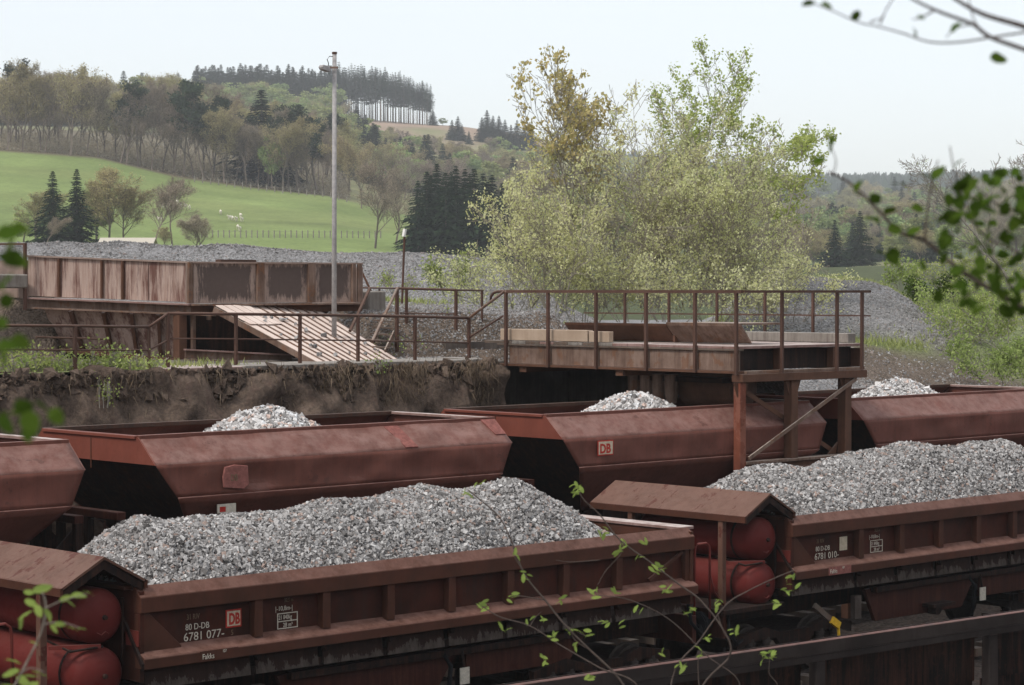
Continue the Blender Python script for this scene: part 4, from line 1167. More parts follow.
for k in range(5):
    t = k / 4
    MB().bar(r2(368 + 6 * (1 - t) - 8 * t * 0.3, 320 + 26 * t, 49 - t), r2(396 - 6 * t, 322 + 26 * t, 49 - t), 0.22, 0.035).build('tread', M['timber_dark'], ST)

# left end rail by the bin
LR = empty('handrail', tuple(pd(22, 300, 48)), 0, 'rusty rail and post at the left edge of the bin', 'handrail')
o3 = LR.location.copy()
MB().bar(pd(25, 243, 48) - o3, pd(25, 310, 48) - o3, 0.06).build('post', M['rail_rust'], LR)
MB().bar(pd(26, 244, 48) - o3, pd(-60, 244.5, 49) - o3, 0.04).build('top_rail', M['rail_rust'], LR)
MB().box(-1.6, 0.1, -0.1, 0.5, 0.25, 0.55).build('kerb_block', M['concrete'], LR, 0.03)

# ------------------------------------------------------------------ feed hopper (bin) on the bank
dA, dB, dC = 47.0, 48.3, 49.6
HB = empty('feed_hopper', tuple(pd(190, 366, dA)), 0, 'long stained steel feed hopper with panelled rim and tapered sides', 'hopper')
oh = HB.location.copy()
def h(px, py, d): return pd(px, py, d) - oh
def panel(mb, a0, a1, b1, b0, thick=0.04):
    """quad plate given four corners (top-left, top-right, bottom-right, bottom-left) with thickness away from camera"""
    n = (Vector(a1) - Vector(a0)).cross(Vector(b0) - Vector(a0)).normalized()
    if n.dot(Vector((VX, VY, 0))) < 0: n = -n
    P8 = [Vector(p) for p in (a0, a1, b1, b0)]
    P8 = P8 + [p + n * thick for p in P8]
    mb.add(P8, [(0, 1, 2, 3), (7, 6, 5, 4), (0, 4, 5, 1), (1, 5, 6, 2), (2, 6, 7, 3), (3, 7, 4, 0)])
    return mb
def lerp(a, b, t): return a + (b - a) * t
# left face: three plates with seams; right face: three darker plates with posts
LE = [(28, 60), (60.6, 101), (101.6, 122), (123, 148), (148.6, 186)]
def ltop(px): return 256.3 + (px - 28) / 162 * 6.6
def lbot(px): return 295.8 + (px - 28) / 162 * 6.4
def ld(px): return dB + (px - 28) / 162 * (dA - dB)
for a, b in LE:
    panel(MB(), h(a, ltop(a), ld(a)), h(b, ltop(b), ld(b)), h(b, lbot(b), ld(b)), h(a, lbot(a), ld(a))).build('rim_plate', M['bin_left'], HB, 0.004)
for a in (59, 101.8, 122.6):
    MB().bar(h(a, ltop(a) + 1, ld(a) - 0.05), h(a, lbot(a), ld(a) - 0.05), 0.05, 0.05).build('stiffener', M['rust'], HB)
def rd(px): return dA + (px - 190) / 172 * (dC - dA)
def rtop(px): return 262.9 + (px - 190) / 172 * 1.2
def rbot(px): return 303.4 - (px - 190) / 172 * 1.6
for a, b in ((193.5, 257), (263.5, 308.5), (314, 352)):
    panel(MB(), h(a, rtop(a), rd(a)), h(b, rtop(b), rd(b)), h(b, rbot(b), rd(b)), h(a, rbot(a), rd(a))).build('rim_plate', M['bin_dark'], HB, 0.004)
    # black weathered coating, a separate skin of bitumen on the plate
    q0, q1 = a + 3, b - 4
for a in (190, 258.5, 262, 309.5, 313, 353.5, 359.5):
    MB().bar(h(a, rtop(a) - 0.5, rd(a) - 0.06), h(a, rbot(a), rd(a) - 0.06), 0.07, 0.09).build('stiffener', M['rust_pale'], HB)
panel(MB(), h(185.5, 262.6, dA - 0.02), h(191.5, 262.8, dA - 0.02), h(191.5, 303.5, dA - 0.02), h(185.5, 303, dA - 0.02), 0.1).build('corner_post', M['bin_dark'], HB)
MB().bar(h(27, 256, dB), h(190, 262.4, dA), 0.1, 0.035).bar(h(190, 262.4, dA), h(362, 263.6, dC), 0.1, 0.035).build('rim_cap', M['bin_dark'], HB)
# back walls of the bin
bB, bC = pd(27, 256, dB) + Vector((0, 4.2, 0)) - oh, pd(362, 263.5, dC) + Vector((0, 3.6, 0)) - oh
for p, qn in ((h(27, 258, dB), bB), (h(362, 265, dC), bC), (bB, bC)):
    MB().bar(p - Vector((0, 0, 0.45)), qn - Vector((0, 0, 0.45)), 0.05, 0.8).build('back_plate', M['bin_dark'], HB)
# flange ledge under the rim
MB().bar(h(27, 298, dB - 0.1), h(191, 304.6, dA - 0.1), 0.25, 0.035).build('ledge_flange', M['dusty'], HB)
MB().bar(h(27, 302.5, dB), h(191, 309.5, dA), 0.03, 0.2).build('ledge_web', M['rust_pale'], HB)
MB().bar(h(27, 307.5, dB - 0.06), h(214, 315.2, dA - 0.2), 0.2, 0.035).build('ledge_flange', M['rust_pale'], HB)
MB().bar(h(191, 305, dA - 0.1), h(362, 303.6, dC - 0.1), 0.25, 0.035).build('ledge_flange', M['rust_pale'], HB)
MB().bar(h(191, 309, dA), h(362, 307.5, dC), 0.03, 0.16).build('ledge_web', M['rust'], HB)
# tapered side plates below the ledge
tz = [(44, 70), (71, 103), (104, 131), (132, 158), (159, 178)]
for a, b in tz:
    ta = lambda p: h(p, 308 + (p - 27) / 163 * 6.5, ld(p) + 0.25)
    k = lambda p: h(60 + (p - 44) * (178 - 60) / (178 - 44), 349 + (p - 44) / 134 * 11, ld(p) + 0.75)
    panel(MB(), ta(a), ta(b), k(b), k(a)).build('side_plate', M['bin_left'], HB, 0.004)
for p in (70.5, 103.5, 131.5, 158.5):
    MB().bar(h(p, 309 + (p - 27) / 163 * 6.5, ld(p) + 0.15), h(60 + (p - 44) * 0.88, 349 + (p - 44) / 134 * 11, ld(p) + 0.65), 0.07, 0.1).build('stiffener', M['rust'], HB)
MB().bar(h(55, 349, ld(44) + 0.6), h(180, 361.5, dA + 0.6), 0.1, 0.1).build('bottom_beam', M['rust'], HB)
MB().bar(h(55, 356, ld(44) + 0.9), h(180, 369, dA + 0.8), 0.1, 0.28).build('bottom_beam', M['under'], HB)
MB().bar(h(180, 311, dA + 0.05), h(180, 371, dA + 0.05), 0.22, 0.2).build('column', M['rust'], HB, 0.01)
MB().bar(h(193, 311, dA + 0.15), h(193, 369, dA + 0.15), 0.08, 0.1).build('column', M['rust_pale'], HB, 0.01)
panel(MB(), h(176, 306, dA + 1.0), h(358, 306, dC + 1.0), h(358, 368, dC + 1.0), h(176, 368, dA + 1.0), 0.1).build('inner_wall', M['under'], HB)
MB().bar(h(209, 320, dA + 0.1), h(209, 318, dA + 0.1) + Vector((0, 0, 0.12)), 0.12, 0.04).build('lamp_box', M['rust_pale'], HB)
# steel channel lying in the opening
SB = empty('steel_beam', tuple(pd(240, 362, 46.2)), 0, 'pale steel channel beam lying in the dark opening below the hopper', 'beam')
ob = SB.location.copy()
MB().bar(pd(185, 349.6, 45.8) - ob, pd(292, 355, 46.9) - ob, 0.16, 0.03).build('flange', M['dusty'], SB)
MB().bar(pd(185, 353.5, 45.85) - ob, pd(292, 359, 46.95) - ob, 0.02, 0.17).build('web', M['rust_pale'], SB)
MB().bar(pd(185, 359.3, 45.8) - ob, pd(292, 363, 46.9) - ob, 0.16, 0.03).build('flange', M['rust_pale'], SB)

# ribbed sheet leaning from the bin
RS = empty('metal_sheet', tuple(pd(310, 362, 46.5)), 0, 'pinkish ribbed metal sheet sloping down from the hopper rim', 'sheet')
os_ = RS.location.copy()
TL, TR, BRt, BL = pd(214, 306, 47.0), pd(311, 304.6, 49.2), pd(402, 361.5, 47.6), pd(318, 362, 45.6)
nr = 12
for k in range(nr):
    t0, t1 = k / nr, (k + 1) / nr - 0.012
    a0, a1, b0, b1 = TL.lerp(TR, t0) - os_, TL.lerp(TR, t1) - os_, BL.lerp(BRt, t0) - os_, BL.lerp(BRt, t1) - os_
    sc = 1 + 0.01 * ((k * 7) % 3 - 1)
    b0, b1 = a0 + (b0 - a0) * sc, a1 + (b1 - a1) * sc
    if k < 4:  # upper and lower lengths overlap
        m0, m1 = a0.lerp(b0, 0.36), a1.lerp(b1, 0.36)
        up = Vector((0, 0, 0.035))
        panel(MB(), a0 + up, a1 + up, m1 + up, m0 + up, 0.012).build('tread_sheet', M['sheet'], RS)
        m0, m1 = a0.lerp(b0, 0.30), a1.lerp(b1, 0.30)
        panel(MB(), m0, m1, b1, b0, 0.012).build('tread_sheet', M['sheet'], RS)
    else:
        panel(MB(), a0, a1, b1, b0, 0.012).build('tread_sheet', M['sheet'], RS)
    if k:
        c0, c1 = TL.lerp(TR, t0 - 0.006) - os_, BL.lerp(BRt, t0 - 0.006) - os_
        MB().bar(c0 + Vector((0, 0, 0.012)), c1 + Vector((0, 0, 0.012)), 0.022, 0.03).build('seam_rib', M['rust_pale'], RS)
MB().bar(TL - os_ - Vector((0, 0, 0.07)), BL - os_ - Vector((0, 0, 0.07)), 0.05, 0.12).build('edge_beam', M['rust_pale'], RS)
MB().bar(TL - os_ + Vector((0, 0, 0.02)), TR - os_ + Vector((0, 0, 0.02)), 0.08, 0.05).build('head_bar', M['rust'], RS)
MB().bar(TR - os_ - Vector((0, 0, 0.06)), BRt - os_ - Vector((0, 0, 0.06)), 0.05, 0.1).build('edge_beam', M['rust'], RS)
MB().bar(TL.lerp(TR, .5) - os_ - Vector((0, 0, .1)), BL.lerp(BRt, .5) - os_ - Vector((0, 0, .1)), 0.05, 0.12).build('bearer', M['under'], RS)
rg = np.random.default_rng(12)
Pn = np.array([[*((TL.lerp(TR, s)).lerp(BL.lerp(BRt, s), t) + Vector((0, 0, 0.05)))] for s, t in rg.uniform(0.1, 0.95, (26, 2))])
o = link('scattered_stones', stones_mesh('st', Pn, 0.04, rg), M['stone_far'])
tag(o, 'few grey stones lying on the ribbed metal sheet', 'stones', kind='stuff')

# lamp pole
LPm = empty('lamp_pole', tuple(pd(334, 309, 47.6)), 0, 'tall grey lamp pole with a drooping lamp, in front of the hopper', 'lamp pole')
ol = LPm.location.copy()
MB().tube([(0, 0, -1.0), pd(334.5, 54, 47.6) - ol], 0.055, 12, 0.045).build('pole', M['pole'], LPm, smooth=True)
MB().tube([pd(334.5, 54, 47.6) - ol, pd(334.5, 52, 47.6) - ol], 0.055, 12).build('cap', M['rail_rust'], LPm)
MB().bar(pd(338, 67.5, 47.5) - ol, pd(325, 67.5, 47.5) - ol, 0.03, 0.04).build('arm', M['rust_pale'], LPm)
MB().tube([pd(333, 56.5, 47.5) - ol, pd(329.5, 56.3, 47.5) - ol, pd(327.2, 59.5, 47.5) - ol, pd(328.6, 63.5, 47.5) - ol, pd(328, 66, 47.5) - ol], 0.009, 6).build('cable', M['black'], LPm)
MB().prism([(-0.10, 0.0), (-0.07, 0.05), (0.1, 0.03), (0.15, -0.06), (0.10, -0.09), (-0.07, -0.05)], -0.07, 0.07, 'y').build('lamp_head', M['pole'], LPm, 0.01, loc=pd(324, 67.5, 47.4) - ol)
SP = empty('signal_post', tuple(pd(402, 290, 50.0)), 0, 'thin leaning rusty post with a small white plate on top', 'post')
op = SP.location.copy()
MB().tube([(0, 0, -0.3), pd(404.5, 236, 50) - op], 0.025, 8).build('post', M['rail_rust'], SP)
MB().bar(pd(403.6, 236.5, 49.96) - op, pd(405.0, 229, 49.96) - op, 0.07, 0.05).build('plate', M['white'], SP)
# concrete stub beside the bin
BLK = MB().box(-0.25, 0.25, -0.2, 0.2, -0.2, 0.45).build('concrete_block', M['concrete'], None, 0.03, loc=pd(372, 311, 50.5))
tag(BLK, 'square concrete block at the end of the hopper rim', 'concrete block')
RB = MB().box(-0.5, 0.5, -0.1, 0.1, 0, 0.06).build('rail_piece', M['rail_rust'], None, 0.0, loc=pd(236, 262.3, 51.5))
tag(RB, 'short rusty bar lying on the far rim of the hopper', 'bar')

def coated_mat():
    """plate with a worn black coating in its middle, pale border left bare"""
    m, nt, b, out = new_mat('plate_black_coating')
    tc = N(nt, 'ShaderNodeTexCoord'); s = N(nt, 'ShaderNodeSeparateXYZ'); nt.links.new(tc.outputs['Generated'], s.inputs[0])
    st = noise(nt, 1.0, 6, stretch=(8, 8, 1.2), rough=0.8)
    n2 = noise(nt, 9, 6, rough=0.8)
    ex = mathn(nt, 'MINIMUM', s.outputs[0], mathn(nt, 'SUBTRACT', 1.0, s.outputs[0]))
    ez = mathn(nt, 'MINIMUM', mathn(nt, 'MULTIPLY', s.outputs[2], 0.8), mathn(nt, 'MULTIPLY', mathn(nt, 'SUBTRACT', 1.0, s.outputs[2]), 1.4))
    e = mathn(nt, 'MINIMUM', ex, ez)
    e = mathn(nt, 'ADD', e, mathn(nt, 'MULTIPLY', mathn(nt, 'SUBTRACT', st, 0.47), 0.95))
    e = mathn(nt, 'ADD', e, mathn(nt, 'MULTIPLY', mathn(nt, 'SUBTRACT', n2, 0.5), 0.15))
    base = mixc(nt, ramp(nt, n2, 0.3, 0.7), (0.27, 0.19, 0.155), (0.37, 0.28, 0.235))
    col = mixc(nt, mathn(nt, 'MULTIPLY', ramp(nt, e, 0.06, 0.17), 0.85), base, (0.06, 0.044, 0.040))
    nt.links.new(col, b.inputs['Base Color']); b.inputs['Roughness'].default_value = 0.8
    bump(nt, b, n2, 0.3, 0.01)
    return m
M['coated'] = coated_mat()
for ob_ in HB.children:
    if ob_.name.startswith('rim_plate') and ob_.data.materials[0] == M['bin_dark']: ob_.data.materials[0] = M['coated']

# ------------------------------------------------------------------ vegetation generators
def frusta(S, k=3):
    """S: (n,8) p0 p1 r0 r1 -> open tubes"""
    S = np.asarray(S, float); p0, p1, r0, r1 = S[:, 0:3], S[:, 3:6], S[:, 6], S[:, 7]
    d = p1 - p0; d /= np.maximum(np.linalg.norm(d, axis=1), 1e-6)[:, None]
    u = np.where(np.abs(d[:, 2:3]) < 0.9, np.array([[0, 0, 1.0]]), np.array([[1.0, 0, 0]]))
    a = np.cross(d, u); a /= np.linalg.norm(a, axis=1)[:, None]; b = np.cross(a, d)
    th = np.arange(k) * 2 * pi / k
    ring = a[:, None, :] * np.cos(th)[None, :, None] + b[:, None, :] * np.sin(th)[None, :, None]
    V = np.concatenate([p0[:, None] + ring * r0[:, None, None], p1[:, None] + ring * r1[:, None, None]], 1)
    i = np.arange(k); j = (i + 1) % k
    f = np.stack([i, j, j + k, i + k], -1)
    Fc = (f[None] + (np.arange(len(S)) * 2 * k)[:, None, None]).reshape(-1, 4)
    return V.reshape(-1, 3), Fc
def leaf_quads(P, size, rng, aspect=0.6, up=0.3):
    n = len(P); P = np.asarray(P, float)
    s = np.broadcast_to(np.asarray(size, float), (n,)) * rng.uniform(0.6, 1.35, n)
    a = rng.normal(size=(n, 3)); a[:, 2] += up; a /= np.linalg.norm(a, axis=1)[:, None]
    b = rng.normal(size=(n, 3)); b -= a * (a * b).sum(1)[:, None]; b /= np.linalg.norm(b, axis=1)[:, None]
    a = a * s[:, None]; b = b * (s * aspect / 2)[:, None]
    V = np.stack([P, P + a * 0.45 + b, P + a, P + a * 0.45 - b], 1)
    Fc = np.arange(n * 4).reshape(n, 4)
    return V.reshape(-1, 3), Fc
def unit(v):
    return v / (np.linalg.norm(v) + 1e-9)
def grow_tree(rng, H, r0, levels=3, stems=1, nch=(9, 7, 5), lenf=(0.5, 0.45, 0.4), ang=(0.7, 0.8, 0.8), start=0.2, trop=0.12, wob=0.14, lean=0.05, spread=0.0):
    """returns segments and tip points with direction"""
    S, T = [], []
    def shoot(p, d, L, r, lev):
        n = 7 if lev == 0 else (5 if lev < levels else 3)
        pts = [p]; dd = d
        for i in range(n):
            dd = unit(dd + rng.normal(0, wob, 3) + np.array([0, 0, trop if lev else 0.02]))
            q = pts[-1] + dd * L / n
            ra, rb = r * (1 - 0.85 * i / n), r * (1 - 0.85 * (i + 1) / n)
            S.append((*pts[-1], *q, ra, rb)); pts.append(q)
        if lev >= levels:
            for i in range(1, n + 1): T.append(pts[i])
            return
        if lev == levels - 1:
            for i in range(2, n + 1): T.append(pts[i])
        c = nch[min(lev, len(nch) - 1)]
        for j in range(c):
            t = (start if lev == 0 else 0.25) + (1 - (start if lev == 0 else 0.25)) * (j + rng.uniform(0, 1)) / c
            t = min(t, 0.98); k = min(int(t * n), n - 1)
            q = pts[k] + (pts[k + 1] - pts[k]) * (t * n - k)
            ax = unit(pts[k + 1] - pts[k])
            rn = rng.normal(size=3); rn -= ax * rn.dot(ax); rn = unit(rn)
            an = ang[min(lev, len(ang) - 1)] * rng.uniform(0.7, 1.25)
            nd = unit(ax * cos(an) + rn * sin(an))
            ll = L * lenf[min(lev, len(lenf) - 1)] * (1.15 - 0.65 * t) * rng.uniform(0.75, 1.25)
            shoot(q, nd, ll, r * (1 - 0.85 * t) * 0.6, lev + 1)
    for s in range(stems):
        a = rng.uniform(0, 2 * pi); le = lean + spread * rng.uniform(0.3, 1)
        shoot(np.array([cos(a), sin(a), 0]) * (0.12 * stems ** 0.5 if stems > 1 else 0), unit(np.array([cos(a) * le, sin(a) * le, 1.0])), H * (rng.uniform(0.75, 1) if stems > 1 else 1), r0, 0)
    return np.array(S), np.array(T)
def tree_thing(name, meshes, mats, loc, label, cat='tree', group=None, scale=(1, 1, 1), rz=0.0, parts=('trunk', 'crown'), tilt=(0, 0)):
    t = empty(name, loc, 0, label, cat, group)
    t.rotation_euler = (tilt[0], tilt[1], rz); t.scale = scale
    for pn, me, mt in zip(parts, meshes, mats):
        o = bpy.data.objects.new(pn, me); COL.objects.link(o); o.parent = t
        if not me.materials: me.materials.append(mt)
        if me.materials[0] != mt:
            o.material_slots[0].link = 'OBJECT'; o.material_slots[0].material = mt
    return t

# far tree prototypes (unit: metres, height about 1 * H)
def bare_proto(seed, H=16, leaf_n=2600, leaf=0.28, dense=1.0, start=0.22, wide=1.0, tw=0.022):
    rng = np.random.default_rng(seed)
    S, T = grow_tree(rng, H, H * 0.016, 3, 1, (int(18 * dense), 9, 6), (0.46 * wide, 0.5, 0.5), (0.62, 0.7, 0.7), start, 0.10, 0.10)
    S[:, 6:8] = np.maximum(S[:, 6:8], tw)
    V, Fc = frusta(S, 3)
    tr = npmesh('trunk', V, Fc)
    P = T[rng.integers(0, len(T), leaf_n)] + rng.normal(0, 0.32, (leaf_n, 3))
    V, Fc = leaf_quads(P, leaf, rng, 0.45)
    return tr, npmesh('crown', V, Fc)
def leafy_proto(seed, H=14, W=9, clumps=34, per=85, leaf=0.55):
    rng = np.random.default_rng(seed)
    S, T = grow_tree(rng, H * 0.85, H * 0.02, 2, 1, (9, 5), (0.4, 0.45), (0.7, 0.7), 0.25, 0.1, 0.1)
    V, Fc = frusta(S, 3); tr = npmesh('trunk', V, Fc)
    c = rng.normal(size=(clumps, 3)); c /= np.linalg.norm(c, axis=1)[:, None]
    c *= rng.uniform(0.35, 1, (clumps, 1)) ** 0.6
    c = c * np.array([W / 2, W / 2, H * 0.40]) * 0.8 + np.array([0, 0, H * 0.58])
    rr_ = rng.uniform(0.8, 1.6, clumps) * W / 9
    idx = np.repeat(np.arange(clumps), per)
    g = rng.normal(size=(len(idx), 3)); g /= np.linalg.norm(g, axis=1)[:, None]; g *= rng.uniform(0.4, 1, (len(idx), 1))
    P = c[idx] + g * rr_[idx][:, None] * np.array([1, 1, 0.75])
    V, Fc = leaf_quads(P, leaf, rng, 0.7)
    return tr, npmesh('crown', V, Fc)
def spruce_proto(seed, H=18, W=11.5, lo=0.02, whorls=40, per=12, frond=8, top_only=False):
    rng = np.random.default_rng(seed)
    V, Fc = frusta([(0, 0, 0, 0, 0, H * 0.97, H * 0.011 + 0.06, 0.03)], 6)
    tr = npmesh('trunk', V, Fc)
    pts, dirs, ln = [], [], []
    for w_ in range(whorls):
        t = lo + (1 - lo) * (w_ + rng.uniform(0, 0.6)) / whorls
        R = W / 2 * ((1 - (t - lo) / (1 - lo)) ** 0.95) * rng.uniform(0.8, 1.15) + 0.15
        if top_only: R *= 0.6 + 0.4 * min(1, (t - lo) * 6)
        for b_ in range(per):
            a = 2 * pi * (b_ + rng.uniform(-0.4, 0.4)) / per + w_ * 1.3
            r_ = R * rng.uniform(0.7, 1.15)
            m = frond
            for k in range(m):
                f = (k + rng.uniform(0.2, 1)) / m
                z = t * H - r_ * 0.35 * f + r_ * 0.12 * f * f + rng.normal(0, 0.06)
                pts.append((cos(a) * r_ * f, sin(a) * r_ * f, z))
                aa = a + rng.uniform(-0.9, 0.9)
                dirs.append((cos(aa), sin(aa), rng.uniform(-0.7, 0.0))); ln.append(0.22 + 0.22 * r_)
    P = np.array(pts); D = np.array(dirs); D /= np.linalg.norm(D, axis=1)[:, None]
    L = np.array(ln) * rng.uniform(0.7, 1.3, len(P))
    side = np.cross(D, np.array([0, 0, 1.0])); side /= np.linalg.norm(side, axis=1)[:, None]
    side = side * 0.5 + np.array([0, 0, 0.35])[None] * rng.uniform(-1, 1, (len(P), 1))
    Vq = np.stack([P - D * L[:, None] * 0.3, P + side * L[:, None] * 0.45, P + D * L[:, None], P - side * L[:, None] * 0.45], 1)
    return tr, npmesh('crown', Vq.reshape(-1, 3), np.arange(len(P) * 4).reshape(-1, 4))
def pine_proto(seed, H=17):
    rng = np.random.default_rng(seed)
    S, T = grow_tree(rng, H, H * 0.015, 2, 1, (12, 6), (0.30, 0.5), (1.0, 0.8), 0.45, 0.06, 0.08)
    V, Fc = frusta(S, 4); tr = npmesh('trunk', V, Fc)
    idx = rng.integers(0, len(T), 3400)
    P = T[idx] + rng.normal(0, 0.45, (3400, 3)) * np.array([1, 1, 0.6])
    V, Fc = leaf_quads(P, 0.55, rng, 0.45)
    return tr, npmesh('crown', V, Fc)

BARE = [bare_proto(100 + k, 16, 6500, 0.26, 1.0, (0.22, 0.3, 0.16, 0.34)[k], 1.05 - 0.1 * (k % 2)) for k in range(4)]
BUDD = [bare_proto(120 + k, 15, 9500, 0.32, 1.1, 0.2, 1.15) for k in range(3)]
LEAFP = [leafy_proto(140 + k) for k in range(3)]
SPR = [spruce_proto(160 + k) for k in range(3)]
HILLSPR = [spruce_proto(170 + k, 25, 8.0, (0.36, 0.44, 0.52)[k], 24, 10, 7, True) for k in range(3)]
PINE = [pine_proto(180 + k) for k in range(2)]
PR = {'bare': BARE, 'bud': BUDD, 'leaf': LEAFP, 'spr': SPR, 'hill': HILLSPR, 'pine': PINE}
CM = {'bare': TWIGF, 'bud': OLIVEF, 'leaf': GREENF, 'spr': SPRUCEF, 'hill': SPRUCEF, 'pine': PINEF}
NM = {'bare': 'bare_tree', 'bud': 'budding_tree', 'leaf': 'leafy_tree', 'spr': 'spruce_tree', 'hill': 'spruce_tree', 'pine': 'pine_tree'}
tr_rng = random.Random(77)
def real_h(p):
    a = np.empty(len(p[1].vertices) * 3, np.float32); p[1].vertices.foreach_get('co', a)
    return float(np.percentile(a[2::3], 99.3))
HT = {k: [real_h(p) for p in v] for k, v in PR.items()}
def far_tree(kind, px, d, hpx, label, group=None, wide=1.0, base=None, mat=None, k=None):
    loc = far_point(px, d, 0.3) if base is None else pd(px, base, d)
    pr = PR[kind]; k = k % len(pr) if k is not None else tr_rng.randrange(len(pr)); me = pr[k]
    s = hpx * 1.03 * d / F / HT[kind][k]
    return tree_thing(NM[kind], me, (BARKF, mat or CM[kind]), loc, label, 'tree', group, (s * wide, s * wide, s), tr_rng.uniform(0, 6.28))

# A: wood edge above the meadow
GA = 'trees of the wood edge above the meadow'
front = [(8, 'bud', 78), (23, 'bud', 88), (42, 'bare', 76), (46, 'bare', 72), (71, 'bud', 90), (88, 'bare', 72), (99, 'bare', 76), (121, 'pine', 80), (127, 'bare', 78), (139, 'bare', 82), (152, 'bare', 86),
         (163, 'bare', 84), (175, 'bare', 86), (184, 'pine', 92), (194, 'bare', 80), (205, 'pine', 90), (214, 'bare', 78), (225, 'bud', 72), (236, 'bare', 68), (247, 'bare', 62), (258, 'bare', 60), (268, 'bud', 62), (284, 'bud', 70), (298, 'bare', 58), (312, 'bare', 62), (324, 'bare', 60)]
def band(px):
    return 'left third' if px < 110 else ('middle' if px < 220 else 'end nearest the lamp pole')
LBA = {'bare': 'grey-brown leafless tree in the wood edge above the meadow', 'bud': 'yellowish budding tree in the wood edge above the meadow', 'pine': 'dark pine rising from the wood edge above the meadow', 'leaf': 'pale green tree in the wood above the meadow', 'spr': 'dark spruce in the wood above the meadow'}
for i, (px, kd, hp) in enumerate(front):
    far_tree(kd, px, 500 + tr_rng.uniform(-1, 6), hp, LBA[kd].replace('above the meadow', 'above the meadow, ' + band(px)), GA, 0.95 if kd == 'bare' else 1.1)
for i in range(80):
    px = tr_rng.uniform(-30, 335); d = tr_rng.uniform(508, 590)
    kd = tr_rng.choice(['bare', 'bare', 'bare', 'bud', 'pine' if px > 150 else 'bud'])
    top = float(np.interp(px, [0, 60, 110, 150, 200, 260, 335], [80, 82, 92, 92, 92, 112, 128]))
    base = float(np.interp(px, TC, np.interp(px, TC, RZ[3]) * 0 + np.array([138, 143, 150, 158, 178, 188, 196, 214, 235, 246, 252, 254, 268, 262, 256, 256, 256])))
    far_tree(kd, px, d, (base - top) * tr_rng.uniform(0.82, 1.0), LBA[kd], GA)
def undergrowth():
    rng = np.random.default_rng(9); n = 60000
    px = rng.uniform(-60, 350, n); d = 503 + 95 * rng.uniform(0, 1, n)
    hh = 2.6 * (0.4 + 0.6 * np.clip(fnoise(px, d, 9, 3) + 0.4, 0, 1.3)) * rng.uniform(0, 1, n)
    z = far_h(px, d) + hh * np.clip((d - 501) / 9, 0.25, 1.6); X = (px - CX) / F * d
    V, Fc = leaf_quads(np.stack([RX * X + VX * d, RY * X + VY * d, z], -1), 0.55, rng, 0.35)
    return npmesh('undergrowth', V, Fc)
o = link('undergrowth', undergrowth(), TWIGF); tag(o, 'brown undergrowth below the trees of the wood edge', 'undergrowth', kind='stuff')
far_tree('pine', 17, 530, 84, 'tall dark pine topping the left end of the wood edge', None, 1.0)
far_tree('spr', 262, 520, 92, 'broad dark evergreen rounding above the wood, left of the lamp pole', None, 1.5)
far_tree('pine', 298, 505, 86, 'spreading dark pine close left of the lamp pole', None, 1.5, k=0)
far_tree('pine', 318, 508, 76, 'smaller dark pine touching the lamp pole from the left', None, 1.3, k=1)
far_tree('leaf', 272, 500, 52, 'fresh green small tree between the dark evergreens of the wood', None, 0.8)
# D and C: right of the pole
far_tree('bud', 349, 520, 62, 'olive tree just right of the lamp pole', None, 1.0)
far_tree('bud', 362, 480, 70, 'tall yellow-olive tree right of the lamp pole', None, 0.9)
far_tree('bare', 375, 360, 86, 'wide bare tree standing at the right foot of the meadow', None, 1.25, k=0)
far_tree('bare', 396, 375, 78, 'greyer bare tree beside the dark spruce block', None, 1.1, k=2)
far_tree('bud', 345, 560, 70, 'olive tree half hidden behind the lamp pole', None, 1.0)
GD = 'dark spruces in the block behind the tall trees'
for i, (px, hp) in enumerate([(418, 78), (427, 84), (437, 90), (446, 86), (456, 90), (465, 86), (474, 90), (483, 84), (492, 82), (502, 78), (511, 80), (521, 74), (431, 80), (451, 82), (470, 80), (488, 76)]):
    far_tree('spr', px, 335 + (i % 3) * 6 + (8 if i > 11 else 0), hp, 'dark spruce in the dense block below the hill, left of the green trees', GD, 1.05)
# E: before the meadow
far_tree('spr', 53, 300, 72, 'left one of two dark spruces standing before the meadow', None, 1.05, base=246)
far_tree('spr', 77, 303, 74, 'right one of two dark spruces standing before the meadow', None, 1.0, base=246, k=1)
far_tree('bud', 108, 306, 76, 'broad olive-brown tree right of the two spruces', None, 1.5, base=247, k=0)
far_tree('bud', 124, 309, 58, 'smaller brown tree leaning behind the broad olive-brown one', None, 1.6, base=247, k=2)
far_tree('leaf', 96, 315, 60, 'pale green tree showing between the right spruce and the olive one', None, 1.1, base=247)
far_tree('bud', 36, 312, 54, 'yellowish tree behind the left spruce', None, 1.6, base=247, k=2)
far_tree('leaf', 24, 318, 34, 'low pale green tree at the left, before the meadow', None, 1.5, base=248)
far_tree('bare', 155, 300, 60, 'small bare forked tree before the meadow', None, 1.5, base=245, k=1)
far_tree('bare', 172, 304, 66, 'slim bare tree with upright twigs before the sheep', None, 1.1, base=245, k=3)
far_tree('bud', 201, 290, 38, 'low rounded grey bush at the foot of the meadow', None, 1.7, base=256, k=1, mat=TWIGF)
far_tree('bare', 196, 292, 34, 'second bush merging with the rounded grey one', None, 1.8, base=249, k=2)
far_tree('bare', 48, 288, 30, 'low bare bush below the left spruce', None, 1.6, base=248)
far_tree('bud', 165, 292, 22, 'low grey-green bush below the bare trees', None, 1.8, base=250)
far_tree('bare', 348, 420, 14, 'small brown shrub lying in the meadow right of the lamp pole', None, 2.2, base=238)
